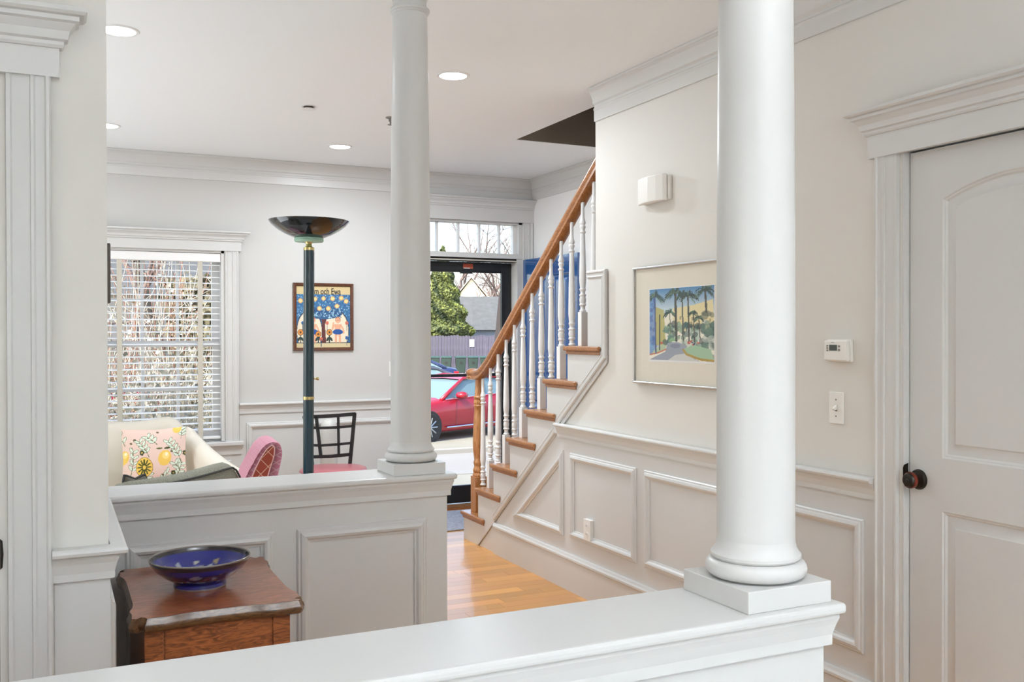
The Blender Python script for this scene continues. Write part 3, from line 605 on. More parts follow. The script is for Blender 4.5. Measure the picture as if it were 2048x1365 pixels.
# ================================================================== ceiling fittings
def downlight(x, y, label, power):
    t = thing('ceiling_light', label, 'ceiling light', (x, y, ZC), 0, 'recessed ceiling lights')
    bm = new(); lathe(bm, [(.066, -.0005), (.068, -.005), (.080, -.005), (.084, -.001), (.084, 0)], seg=40, cap=False); smooth_by(obj('trim_ring', bm, M['whitec'], t), 40)
    bm = new(); lathe(bm, [(.067, -.003), (.001, -.0035)], seg=40); obj('diffuser', bm, M['lamp'], t)
    d = bpy.data.lights.new('lamp', 'AREA'); d.shape = 'DISK'; d.size = .12; d.energy = power; d.color = (.87, .945, 1)
    l = bpy.data.objects.new('lamp', d); C.objects.link(l); l.parent = t; l.location = (0, 0, -.008); return t
PW_ = 13
downlight(.255, 4.355, 'lit recessed ceiling light nearest the tall white wall edge at upper left', 3.5)
downlight(1.79, 4.41, 'lit recessed ceiling light beside the top of the far column', 7)
downlight(1.768, 6.40, 'lit recessed ceiling light nearest the front door', 3.5)
downlight(2.06, 5.72, 'recessed ceiling light added out of sight behind the far column to brighten the entry', 36)  # extra lamp, hidden by the column, added to light the entry hall
downlight(.300, 6.36, 'lit recessed ceiling light almost hidden behind the tall wall edge', 2)
def sprinkler(x, y, label, hang):
    t = thing('sprinkler_head', label, 'sprinkler', (x, y, ZC))
    if not hang:
        bm = new(); lathe(bm, [(.043, 0), (.043, -.002), (.036, -.004), (.034, -.002)], seg=32); smooth_by(obj('escutcheon', bm, M['whitec'], t), 40)
        bm = new(); lathe(bm, [(.028, -.002), (.028, -.014)], seg=24); obj('skirt', bm, M['framedk'], t)
        bm = new(); lathe(bm, [(.037, -.014), (.038, -.016), (.036, -.018)], seg=32); obj('cover_plate', bm, M['whitec'], t)
    else:
        bm = new(); lathe(bm, [(.03, 0), (.03, -.004), (.012, -.010), (.012, -.022), (.006, -.028), (.006, -.040), (.018, -.042), (.018, -.045)], seg=20); smooth_by(obj('head', bm, M['grey'], t), 40)
sprinkler(1.299, 5.353, 'white concealed sprinkler cap on the ceiling above the floor lamp', False)
sprinkler(1.803, 5.42, 'small grey sprinkler head peeking past the far column on the ceiling', True)

# ================================================================== fittings on the right wall
def wall_x(name, label, cat, Y, Z): 
    return thing(name, label, cat, (D, Y, Z))
t = wall_x('door_chime', 'white curved door chime box high on the right wall', 'door chime', 3.768, 2.085)
obj('back_plate', B(-.020, 0, -.118, .118, -.058, .058), M['white'], t, bevel=.006)
pf = [(-.105, -.020), (.120, -.020), (.120, -.034), (.06, -.052), (0, -.058), (-.06, -.054), (-.10, -.042), (-.112, -.03)]
bm = new(); A_ = [(p, q) for p, q in pf]; 
va = [bm.verts.new((q, p, -.062)) for p, q in A_]; vb = [bm.verts.new((q, p, .062)) for p, q in A_]; bm.faces.new(va); bm.faces.new(vb[::-1])
for i in range(len(A_)): bm.faces.new([va[i], va[(i+1) % len(A_)], vb[(i+1) % len(A_)], vb[i]])
obj('cover', bm, M['white'], t, bevel=.008, seg=3)
t = wall_x('thermostat', 'white wall thermostat with a grey display above the light switch', 'thermostat', 2.604, 1.348)
obj('base', B(-.014, 0, -.058, .058, -.040, .040), M['white'], t, bevel=.003)
bm = new(); prism(bm, [(.056, -.036), (.056, .036), (-.056, .038), (-.056, -.038)], 'X', -.032, -.014); tb = obj('cover', bm, M['white'], t, bevel=.005)
sc = obj('display', B(-.0332, -.0315, -.010, .027, .000, .021), M['lcd'], t)
for z in (.017, .009, .001): obj('button', B(-.034, -.0315, .033, .041, z-.003, z+.003), M['grey'], t, bevel=.001)
for z in (.016, .003): obj('button', lathe(new(), [(.0045, -.0315), (.0045, -.0345), (.003, -.0352)], (0, -.021, z), 14, ax='X'), M['grey'], t)
obj('lettering_strip', B(-.0325, -.0318, .004, .020, .0285, .0305), M['grey'], t)
def switch(o_name, label, t, out):
    pass
t = wall_x('light_switch', 'white single toggle light switch under the thermostat', 'light switch', 2.625, 1.140)
obj('wall_plate', B(-.006, 0, -.036, .036, -.058, .058), M['white'], t, bevel=.004, seg=3)
bm = new(); prism(bm, [(-.006, .012), (-.020, -.002), (-.018, -.008), (-.006, -.006)], 'Y', -.005, .005); obj('toggle', bm, M['white'], t)
for z in (.030, -.030): obj('screw', lathe(new(), [(.003, -.006), (.003, -.0072)], (0, 0, z), 12, ax='X'), M['grey'], t)
obj('toggle_slot', B(-.0066, -.006, -.006, .006, -.012, .012), M['grey'], t)
t = wall_x('power_outlet', 'white power outlet low on the panelled wall under the stairs', 'outlet', 4.392, .372); t.location.x = D-.02
obj('wall_plate', B(-.006, 0, -.035, .035, -.057, .057), M['white'], t, bevel=.004, seg=3)
obj('mounting_block', B(0, .0159, -.033, .033, -.055, .055), M['white'], t)
for z in (.022, -.022):
    s_ = obj('socket', lathe(new(), [(.015, -.006), (.015, -.0085)], (0, 0, z), 20, ax='X'), M['white'], t)
    obj('slot', B(-.0090, -.0084, .004, .006, z-.004, z+.006), M['grey'], s_); obj('slot', B(-.0090, -.0084, -.006, -.004, z-.004, z+.006), M['grey'], s_)
t = thing('light_switch', 'white light switch on the far wall half hidden by the far column', 'light switch', (2.395, YF, 1.14))
obj('wall_plate', B(-.036, .036, -.006, 0, -.058, .058), M['white'], t, bevel=.004, seg=3); obj('toggle', B(-.005, .005, -.016, -.006, -.008, .008), M['white'], t)

# ================================================================== pictures
def palm(cv, x, y0, y1, wd, c, fr, n=22, dk=(34, 52, 46)):
    cv.line([(x, y0), (x+.010, (y0+y1)/2), (x+.018, y1)], wd, c); cv.line([(x+wd*.25, y0), (x+.010+wd*.25, (y0+y1)/2), (x+.018+wd*.25, y1)], wd*.3, (96, 96, 84))
    for i in range(n):
        a = random.uniform(-.7, math.pi+.7); L = fr*random.uniform(.55, 1.0); k = math.cos(a); e = (x+L*k, y0-L*math.sin(a)*.62+L*.35*abs(k)); m = (x+L*.55*k, y0-L*.55*math.sin(a)*.75)
        cc = random.choice([dk, (52, 84, 74), (40, 66, 60), (96, 120, 96)]); cv.line([(x, y0), m, e], .011, cc)
        for q in (.45, .65, .85, 1):
            bx_, by_ = x+(e[0]-x)*q, y0+(e[1]-y0)*q-.02*(1-q); cv.line([(bx_, by_), (bx_+.01*k, by_+fr*.20)], .006, cc)
cv = Cv(150, 172, (236, 232, 216))
cv.grad(0, .35, (66, 128, 178), (205, 222, 226)); cv.rect(0, .1, .11, .92, (70, 122, 182), .8)
for i in range(26): cv.ell(random.uniform(0, .13), random.uniform(.1, .9), .035, .03, random.choice([(52, 100, 168), (120, 166, 206), (84, 96, 158)]), al=.6)
cv.poly([(.1, .25), (.24, .3), (.27, .78), (.1, .8)], (176, 170, 92), .9); cv.poly([(.38, .28), (.62, .26), (.98, .18), (1, .6), (.4, .6)], (226, 212, 160), .95)
for i in range(16): cv.rect(*(lambda x, y: (x, y, x+.03, y+.045))(random.uniform(.45, .95), random.uniform(.3, .55)), (120, 118, 92), .7)
for i in range(90):
    x, y = random.uniform(.26, 1), random.uniform(.5, .80); cv.ell(x, y, random.uniform(.02, .06), random.uniform(.02, .05), random.choice([(52, 92, 92), (96, 134, 120), (30, 62, 66), (150, 176, 150), (190, 202, 190)]), random.uniform(0, 3), .75)
for i in range(30): cv.ell(random.uniform(.82, 1), random.uniform(.35, .95), random.uniform(.03, .06), random.uniform(.03, .07), random.choice([(40, 70, 72), (96, 128, 112), (176, 186, 178)]), random.uniform(0, 3), .6)
cv.poly([(0, 1), (.1, .95), (.26, .88), (.3, .76), (.44, .74), (.62, .80), (.56, .86), (.75, .98), (.8, 1)], (150, 158, 172)); cv.poly([(.3, 1), (.42, .92), (.58, .90), (.78, 1)], (206, 208, 204)); cv.ell(.42, .80, .08, .03, (110, 118, 142), al=.6)
cv.poly([(.55, .84), (.7, .78), (.95, .84), (1, .98), (.8, .96), (.6, .90)], (160, 192, 160)); cv.line([(.55, .85), (.6, .91), (.8, .97), (1, .985)], .03, (172, 142, 56)); cv.poly([(.08, .86), (.22, .78), (.28, .80), (.26, .86), (.02, .94)], (176, 196, 160)); cv.line([(0, .93), (.14, .90), (.27, .85)], .02, (196, 120, 96))
cv.poly([(.3, .74), (.36, .68), (.46, .73)], (136, 176, 130))
for i in range(14): cv.ell(random.uniform(.62, .8), random.uniform(.72, .78), .014, .014, random.choice([(178, 76, 62), (206, 130, 110), (60, 66, 96)]))
cv.ell(.2, .76, .02, .02, (190, 90, 70)); cv.line([(.17, .36), (.17, .86)], .014, (60, 66, 62))
palm(cv, .09, .10, .9, .022, (66, 84, 140), .17, dk=(52, 84, 104)); palm(cv, .33, .34, .62, .014, (120, 132, 100), .12, dk=(96, 134, 120)); palm(cv, .42, .06, .72, .036, (52, 56, 54), .17); palm(cv, .53, .09, .72, .020, (52, 58, 56), .11); palm(cv, .62, .12, .72, .024, (48, 54, 54), .15); palm(cv, .70, .36, .74, .016, (60, 60, 58), .08); palm(cv, .78, .42, .70, .014, (60, 60, 58), .075); palm(cv, .87, .06, .34, .030, (60, 62, 58), .16)
PYC, PZC, PWD, PHT = 3.565, 1.450, .765, .556
t = thing('framed_watercolor', 'silver framed watercolor of palm trees hanging on the right wall behind the near column', 'picture', (D, PYC, PZC))
bm = new(); h_, w_2 = PHT/2, PWD/2
sweep(bm, [(0, -w_2, -h_), (0, -w_2, h_), (0, w_2, h_), (0, w_2, -h_)][::(1 if Vector((-1, 0, 0)).cross(Vector((0, 0, 1))).y > 0 else -1)], (-1, 0, 0), [(0, 0), (0, .024), (.003, .026), (.007, .026), (.009, .024), (.009, 0)], True); obj('frame', bm, M['steel'], t)
obj('mat_board', B(-.012, -.002, -w_2+.009, w_2-.009, -h_+.009, h_-.009), M['mat_'], t)
aw, ah = .246, .165
obj('mat_bevel', B(-.0128, -.012, .0-aw-.006+.006, aw+.012, -ah-.006, ah+.006), M['paper'], t)
ac = .006
colgrid('painting', 148, 168, lambda u, v: (-.0134, ac+aw-2*aw*u, -ah+2*ah*v+.003), cv.a, M['attr'], t)
obj('glass', B(-.0205, -.019, -w_2+.009, w_2-.009, -h_+.009, h_-.009), M['picglass'], t)

# folk print: generic motif of two figures under a fruit tree with lettering
cv = Cv(124, 150, (206, 186, 140))
cv.rect(0, .135, 1, .92, (52, 104, 150))
for i in range(420): cv.ell(random.random(), random.uniform(.14, .5), .008, .011, random.choice([(150, 190, 210), (36, 78, 128), (96, 150, 186)]), random.uniform(0, 3))
for i in range(2):
    s_ = i*.5
    cv.ell(.24+.5*i, .74, .235, .36, (30, 40, 62)); cv.ell(.24+.5*i, .745, .222, .345, (226, 214, 190))
cv.rect(0, .92, 1, 1, (206, 190, 150)); cv.line([(0, .92), (1, .92)], .008, (60, 60, 60))
cv.poly([(.45, .5), (.55, .5), (.53, .62), (.55, .92), (.45, .92), (.47, .62)], (92, 46, 46)); cv.line([(.49, .56), (.3, .42)], .03, (92, 46, 46)); cv.line([(.51, .56), (.68, .44)], .03, (92, 46, 46)); cv.ell(.5, .44, .34, .10, (40, 88, 132)); 
for i in range(160): cv.ell(random.uniform(.16, .84), random.uniform(.36, .52), .010, .012, random.choice([(150, 190, 210), (30, 66, 110)]))
for x, y in ((.08, .24), (.22, .18), (.34, .21), (.5, .20), (.67, .20), (.83, .19), (.92, .24), (.42, .36), (.59, .36), (.75, .32), (.26, .33)): cv.ell(x, y, .045, .038, (206, 150, 90)); cv.ell(x, y, .030, .026, (236, 206, 140))
for x in (.30, .765):
    sk = (222, 164, 132); cv.ell(x, .55, .05, .05, (176, 112, 74)); cv.ell(x, .56, .038, .044, sk); cv.poly([(x-.06, .62), (x+.06, .62), (x+.05, .74), (x-.05, .74)], sk); cv.line([(x-.055, .63), (x-.10, .70), (x-.08, .60)], .028, sk); cv.line([(x+.055, .63), (x+.10, .70), (x+.11, .76)], .028, sk)
    cv.line([(x-.03, .76), (x-.035, .90)], .042, sk); cv.line([(x+.03, .76), (x+.04, .90)], .042, sk); cv.ell(x, .745, .095, .045, (34, 82, 150)); cv.ell(x-.015, .555, .006, .006, (60, 30, 20)); cv.ell(x+.015, .555, .006, .006, (60, 30, 20))
for x, y in ((.08, .75), (.61, .75), (.40, .78)): cv.ell(x, y, .055, .052, (50, 50, 50)); cv.ell(x, y, .046, .044, (214, 140, 62)); cv.ell(x, y, .018, .018, (90, 50, 30)); cv.line([(x, y+.05), (x, .91)], .02, (40, 56, 52)); cv.ell(x-.03, .86, .02, .04, (40, 56, 52), .6); cv.ell(x+.03, .86, .02, .04, (40, 56, 52), -.6)
for x, y in ((.93, .6), (.93, .84), (.57, .6), (.12, .6), (.45, .86)): cv.ell(x, y, .028, .03, random.choice([(216, 110, 80), (40, 90, 150)])); cv.line([(x, y), (x, y+.12)], .012, (40, 76, 96))
PW2, PH2 = .458, .508
t = thing('framed_folk_print', 'brown framed folk art print with lettering hanging on the far wall behind the floor lamp', 'picture', (1.840, YF, 1.541))
h_, w_2 = PH2/2, PW2/2; bm = new(); pth = [(-w_2, 0, -h_), (-w_2, 0, h_), (w_2, 0, h_), (w_2, 0, -h_)]
if Vector((0, -1, 0)).cross(Vector((0, 0, 1))).x < 0: pth = pth[::-1]
sweep(bm, pth, (0, -1, 0), [(0, 0), (0, .018), (.004, .022), (.018, .020), (.024, .012), (.024, 0)], True); obj('frame', bm, M['frameb'], t)
obj('backing', B(-w_2+.02, w_2-.02, -.006, -.001, -h_+.02, h_-.02), M['mat_'], t)
colgrid('print', 122, 148, lambda u, v: (-w_2+.023+(PW2-.046)*u, -.0075, -h_+.023+(PH2-.046)*v), cv.a, M['attr'], t)
fc = bpy.data.curves.new('lettering', 'FONT'); fc.body = 'Adam och Ewa'; fc.size = .060; fc.align_x = 'CENTER'; fc.extrude = .0006; fc.offset = .0006
fo = bpy.data.objects.new('tmp_text', fc); C.objects.link(fo); dg = bpy.context.evaluated_depsgraph_get(); me = bpy.data.meshes.new_from_object(fo.evaluated_get(dg)); bpy.data.objects.remove(fo)
me.transform(Matrix.Translation((-.006, -.0085, .171)) @ Matrix.Rotation(R(90), 4, 'X') @ Matrix.Scale(.76, 4, (1, 0, 0)) @ Matrix.Scale(1.12, 4, (0, 1, 0))); me.materials.clear(); obj('lettering', me, mat('ink', lin(48, 40, 40), .8), t)
# dark frame on the pier's side face, seen edge-on
t = thing('framed_picture', 'dark brown picture frame seen edge-on past the tall wall edge', 'picture', (PX, 2.83, 1.565))
bm = new(); pth = [(0, -.22, -.075), (0, -.22, .075), (0, .22, .075), (0, .22, -.075)]
if Vector((1, 0, 0)).cross(Vector((0, 0, 1))).dot(Vector((0, 1, 0))) < 0: pth = pth[::-1]
sweep(bm, pth, (1, 0, 0), [(0, 0), (0, .013), (.004, .0145), (.018, .012), (.022, .006), (.022, 0)], True); obj('frame', bm, M['framedk'], t); obj('canvas', B(.001, .005, -.20, .20, -.055, .055), M['mat_'], t)

# ================================================================== side table and bowl
ZT = .690
t = thing('side_table', 'antique walnut side cabinet with scalloped top under the blue bowl', 'side table', (.393, 2.87, 0))
hx, hy = .222, .292
def half_outline():
    # scalloped outline: notched corners and a shallow bow between
    def side(L): 
        return [(-L+.055, .0), (-L+.085, .004), (-L+.12, -.006), (-L+.16, -.010), (L-.16, -.010), (L-.12, -.006), (L-.085, .004), (L-.055, .0)]
    P = []
    for sx, n in ((0, hx), (1, hy), (2, hx), (3, hy)):
        other = hy if sx % 2 == 0 else hx
        for a, b in side(n):
            p = (a, -other-b); 
            for _ in range(sx): p = (-p[1], p[0])
            P.append(p)
        c = (n, -other)
        L = n; q = [(L-.030, -other+.006), (L-.024, -other+.022), (L-.006, -other+.030)]
        q = [(L-.012, -other-.003), (L-.004, -other+.008), (L-.018, -other+.020), (L-.010, -other+.030), (L+.003, -other+.034)]
        for p in q:
            for _ in range(sx): p = (-p[1], p[0])
            P.append(p)
    return P
OUT = half_outline()
def scaled(P, k, kk): return [(x*k, y*kk) for x, y in P]
bm = new(); layers = [(ZT-.036, .960), (ZT-.032, .985), (ZT-.022, 1.0), (ZT-.014, .992), (ZT-.010, .978), (ZT-.004, .972), (ZT, .962)]
rings = [[bm.verts.new((x*k, y*(1-(1-k)*.75), z)) for x, y in OUT] for z, k in layers]
for A_, B_ in zip(rings, rings[1:]):
    for i in range(len(OUT)): bm.faces.new([A_[i], A_[(i+1) % len(OUT)], B_[(i+1) % len(OUT)], B_[i]])
bm.faces.new(rings[0])
o = smooth_by(obj('top_edge', bm, M['walnutdk'], t), 35)
bm = new(); bm.faces.new([bm.verts.new((x*.9625, y*(1-.0375*.75), ZT+.0004)) for x, y in OUT]); bmesh.ops.triangulate(bm, faces=bm.faces)
obj('table_top', bm, M['walnuttop'], t); 
bxx, byy = .186, .252
bm = new(); box(bm, -bxx, bxx, -byy, byy, .06, ZT-.036); obj('body', bm, M['walnut'], t, bevel=.002)
for sx in (-1, 1):
    x0, x1 = sorted((sx*bxx, sx*(bxx-.046))); obj('stile', B(x0, x1, -byy-.006, -byy, .05, ZT-.037), M['walnut'], t, bevel=.002)
obj('front_panel', B(-bxx+.050, bxx-.050, -byy-.003, -byy, .12, ZT-.040), M['walnut'], t)
for sx in (-1, 1):
    for sy in (-1, 1):
        bm = new(); lathe(bm, [(.016, 0), (.022, .01), (.018, .03), (.024, .05), (.024, .062)], (sx*(bxx-.03), sy*(byy-.03), 0), 16); smooth_by(obj('foot', bm, M['walnutdk'], t), 40)
bm = new(); pr = [(.001, .006), (.060, .006), (.066, .0), (.072, .0), (.073, .006), (.071, .014), (.078, .020), (.100, .034), (.122, .052), (.135, .070), (.1395, .080), (.1400, .084), (.1385, .0855), (.1365, .084), (.132, .072), (.118, .052), (.096, .034), (.070, .022), (.040, .016), (.001, .014)]
# denser profile
P2 = []
for (r0, h0), (r1, h1) in zip(pr, pr[1:]):
    n = max(1, int(math.hypot(r1-r0, h1-h0)/.004))
    P2 += [(r0+(r1-r0)*i/n, h0+(h1-h0)*i/n) for i in range(n)]
P2.append(pr[-1]); lathe(bm, P2, seg=96, cap=False)
bmesh.ops.recalc_face_normals(bm, faces=bm.faces); me = bpy.data.meshes.new('bowl'); bm.to_mesh(me); bm.free()
a = me.color_attributes.new('Col', 'FLOAT_COLOR', 'POINT'); vs = np.array([v.co[:] for v in me.vertices]); n_in = next(i for i, p in enumerate(P2) if p == (.1385, .0855))
idx = np.arange(len(vs))//96; inner = idx >= n_in; th = np.arctan2(vs[:, 1], vs[:, 0]); rr = np.hypot(vs[:, 0], vs[:, 1])
col = np.tile(np.array(lin(24, 28, 104)), (len(vs), 1)); col[inner] = lin(30, 38, 124); rim = np.abs(idx-n_in) < 2; col[rim] = lin(126, 116, 108)
near = (~rim) & (np.abs(idx-n_in) < 5); col[near] = lin(44, 40, 44)
def blob(t0, r0, s, c, ins, el=1):
    d = ((th-t0+math.pi) % (2*math.pi)-math.pi)*r0; m = (d*d*el+(rr-r0)**2*(1.6) < s*s) & (inner == ins) & ~rim & ~near; col[m] = col[m]*.25+np.array(lin(*c))*.75
for i in range(95): blob(random.uniform(-math.pi, math.pi), random.uniform(.085, .125), random.uniform(.004, .010), random.choice([(150, 160, 186), (176, 184, 196), (84, 84, 50), (110, 96, 46), (120, 60, 46)]), False, random.choice([.4, 1, 2]))
for i in range(110): blob(random.uniform(-math.pi, math.pi), random.uniform(.03, .11), random.uniform(.004, .012), random.choice([(170, 178, 186), (214, 214, 196), (120, 132, 170), (160, 146, 84), (110, 118, 160)]), True, random.choice([.4, 1, 2]))
foot = (~inner) & (vs[:, 2] < .0025); col[foot] = lin(190, 186, 180)
a.data.foreach_set('color', np.hstack([col, np.ones((len(vs), 1))]).astype('f').ravel())
o = obj('decorative_bowl', me, M['glaze'], None, True); o.location = (.377, 2.862, ZT+.0006); tag(o, 'dark blue glazed bowl with pale flowers on the walnut side cabinet', 'bowl')

# ================================================================== floor lamp
t = thing('floor_lamp', 'teal torchiere floor lamp with a wide black bowl shade', 'lamp', (1.002, 4.175, 0))
lean = R(.45)
pole = new(); lathe(pole, [(.023, .03), (.023, 1.125)], seg=24); lathe(pole, [(.023, 1.137), (.023, 1.778)], seg=24); o = smooth_by(obj('pole', pole, M['teal'], t), 40)
for k in range(8):
    a_ = 2*math.pi*k/8+.3; bm = new(); tube(bm, [(.0228*math.cos(a_), .0228*math.sin(a_), .04), (.0228*math.cos(a_), .0228*math.sin(a_), 1.77)], .0011, 6); obj('flute', bm, M['teal'], o)
bm = new(); lathe(bm, [(.16, 0), (.16, .012), (.14, .022), (.03, .03)], seg=40); smooth_by(obj('base', bm, M['teal'], t), 40)
obj('brass_ring', smooth_by(obj('tmp3', lathe(new(), [(.0245, 1.124), (.0245, 1.138)], seg=24), M['brass']), 40).data, M['brass'], t); bpy.data.objects.remove(bpy.data.objects['tmp3'])
bm = new(); lathe(bm, [(.0235, 1.778), (.0235, 1.790), (.014, 1.795), (.012, 1.805), (.018, 1.815), (.018, 1.82)], seg=24); smooth_by(obj('finial_collar', bm, M['brass'], t), 40)
bm = new(); lathe(bm, [(.015, 1.815), (.060, 1.815), (.064, 1.820), (.062, 1.832), (.010, 1.832)], seg=32); smooth_by(obj('glass_disc', bm, M['mint'], t), 40)
bm = new(); lathe(bm, [(.010, 1.830), (.060, 1.832), (.100, 1.848), (.135, 1.868), (.160, 1.888), (.172, 1.903), (.174, 1.907), (.170, 1.905), (.155, 1.890), (.120, 1.868), (.06, 1.842), (.005, 1.838)], seg=56); smooth_by(obj('shade', bm, M['navybowl'], t), 50)
obj('switch_knob', smooth_by(obj('tmp4', lathe(new(), [(.004, -.022), (.004, -.034), (.007, -.036), (.007, -.044)], (0, 0, 1.215), 12, ax='X'), M['brass']), 40).data, M['brass'], t); bpy.data.objects.remove(bpy.data.objects['tmp4'])
t.children[-1].rotation_euler = (0, 0, math.pi); t.rotation_euler = (0, R(.35), 0)

# ================================================================== living room furniture
# cream sofa under the window
t = thing('sofa', 'cream leather sofa with a scalloped back under the far window', 'sofa', (0, 0, 0))
XL, XR = -.75, .79
def soft(o, sub=2): 
    m_ = o.modifiers.new('s', 'SUBSURF'); m_.levels = sub; m_.render_levels = sub
    for p in o.data.polygons: p.use_smooth = True
    return o
# back: top edge follows a scalloped line
n = 44; bm = new(); rows = []
def backtop(x):
    u = (x-XL)/(XR-XL); h = .835+.012*abs(math.sin(u*math.pi*3.2+.5))+.030*math.exp(-((x-.66)/.11)**2)
    if x > XR-.10: h -= .07*((x-(XR-.10))/.10)**2
    return h
for i in range(n+1):
    x = XL+(XR-XL)*i/n; h = backtop(x)
    rows.append([bm.verts.new(p) for p in [(x, 6.56, .30), (x, 6.57, .62), (x, 6.60, h-.06), (x, 6.635, h-.015), (x, 6.68, h), (x, 6.73, h-.02), (x, 6.76, h-.08), (x, 6.78, .30)]])
for A_, B_ in zip(rows, rows[1:]):
    for k in range(8): bm.faces.new([A_[k], A_[(k+1) % 8], B_[(k+1) % 8], B_[k]])
bm.faces.new(rows[0]); bm.faces.new(rows[-1])
smooth_by(obj('back', bm, M['cream'], t), 50)
bm = new(); rows = []   # swooping right arm
for i in range(15):
    u = i/14; x = .80+.13*u**.8+.05*u; y = 6.66-.86*u; h = .80-.19*(u**.75)-.02*math.sin(u*3); r_ = .055+.03*u
    rows.append([bm.verts.new(p) for p in [(x-r_, y, .20), (x-r_, y, h-.07), (x-r_*.7, y, h-.02), (x, y, h), (x+r_*.7, y, h-.02), (x+r_, y, h-.07), (x+r_*.9, y, .20)]])
for A_, B_ in zip(rows, rows[1:]):
    for k in range(7): bm.faces.new([A_[k], A_[(k+1) % 7], B_[(k+1) % 7], B_[k]])
bm.faces.new(rows[0]); bm.faces.new(rows[-1])
smooth_by(obj('arm', bm, M['leather'], t), 50)
obj('seat', B(XL, .82, 5.78, 6.57, .14, .42), M['leather'], t, bevel=.05, seg=4)
obj('arm', B(XL-.16, XL, 5.78, 6.7, .14, .62), M['leather'], t, bevel=.05, seg=4)
for x in (XL, .8):
    for y in (5.86, 6.7): obj('leg', B(x-.025, x+.025, y-.025, y+.025, 0, .16), M['walnutdk'], t)
# lemon cushion
cv = Cv(190, 170, (226, 198, 186))
def leafspray(x, y, a, L, n, c1=(214, 224, 208), c2=(92, 106, 66)):
    pts = [(x+L*s_*math.cos(a+.25*s_), y-L*s_*math.sin(a+.25*s_)) for s_ in np.linspace(0, 1, 8)]; cv.line(pts, .010, c2)
    for i in range(n):
        s_ = .25+.75*i/n; px, py_ = x+L*s_*math.cos(a+.25*s_), y-L*s_*math.sin(a+.25*s_)
        for sd_ in (-1, 1):
            b = a+sd_*.75; lx, ly = px+.055*math.cos(b), py_-.055*math.sin(b); cv.ell(lx, ly, .052, .024, c2, -b); cv.ell(lx, ly, .045, .018, c1, -b)
for args in ((.12, .82, 1.25, .5, 4), (.3, .95, .9, .25, 3), (.42, .5, 1.9, .35, 4), (.55, .30, 2.2, .25, 3), (.93, .6, 1.9, .45, 5), (.8, .9, 1.0, .35, 4), (.45, 1.0, .55, .4, 4), (.05, .3, 1.9, .3, 2), (.92, .2, 1.4, .2, 3), (.1, 1.0, 1.7, .15, 2), (.9, .74, 2.0, .2, 2)): leafspray(*args)
def lemon(x, y, r): cv.ell(x, y, r, r*1.3, (232, 192, 92), .3); cv.ell(x+.02, y-.04, r*.55, r*.6, (240, 212, 130), .3); cv.ell(x+.03, y-.06, r*.22, r*.3, (246, 236, 205), .3)
lemon(.66, .52, .10); lemon(.02, .48, .085); lemon(.88, .94, .09); lemon(.86, .02, .07)
cv.ell(.58, .36, .05, .016, (84, 88, 40)); cv.ell(.70, .36, .05, .018, (72, 76, 36), -.1)
cv.ell(.345, .66, .132, .165, (150, 112, 50)); cv.ell(.345, .66, .124, .155, (230, 192, 88))
for k in range(12):
    a_ = 2*math.pi*k/12; cv.line([(.345+.035*math.cos(a_), .66+.045*math.sin(a_)), (.345+.10*math.cos(a_), .66+.125*math.sin(a_))], .022, (72, 78, 28))
for x, y in ((.31, .42), (.79, .77), (.99, .44)):
    for k in range(5): cv.ell(x+.022*math.cos(k*1.257), y+.026*math.sin(k*1.257), .018, .02, (66, 72, 42))
    cv.ell(x, y, .010, .012, (200, 170, 90))
for x, y in ((.14, .26), (.24, .88), (.2, .2), (.62, .80), (.77, .42), (.55, .07)): cv.ell(x, y, .022, .014, (110, 96, 70), .6); cv.ell(x+.01, y, .012, .02, (100, 90, 60))
CW, CH = .385, .385
def cpos(sg_):
    def f(u, v):
        a_, b_ = 2*u-1, 2*v-1; pin = 1-.06*(1-abs(a_))*0; e = max(0, (1-abs(a_)**2.6))*max(0, (1-abs(b_)**2.6))
        x = a_*CW/2*(1-.05*(1-b_*b_)*0-.05*(1-abs(b_))*abs(a_)); z = b_*CH/2*(1-.07*(1-abs(a_))*abs(b_))
        return (x, sg_*(.062*e**.55+.002), z)
    return f
t = thing('throw_pillow', 'pink cushion printed with lemons and leaves on the cream sofa', 'cushion', (.572, 6.40, .632), R(-4)); t.rotation_euler = (R(-14), R(-1), R(-6))
colgrid('front', 150, 140, cpos(-1), cv.a, M['fab'], t, True); colgrid('back', 30, 30, lambda u, v: cpos(1)(1-u, v), cv.a, M['fab'], t, True)
o = obj('folded_throw', B(-.09, .12, -.1, .1, 0, .025), M['red'], None, bevel=.012, seg=3); o.location = (.62, 6.16, .421); o.location.z = .421; o.rotation_euler = (0, 0, R(8)); tag(o, 'folded dusty red throw on the sofa seat in front of the lemon cushion', 'throw')
o = obj('folded_blanket', B(-.14, .12, -.12, .12, 0, .030), M['pgreen'], None, bevel=.012, seg=3); o.location = (.33, 6.02, .421); tag(o, 'folded pale green blanket on the sofa seat left of the lemon cushion', 'blanket')

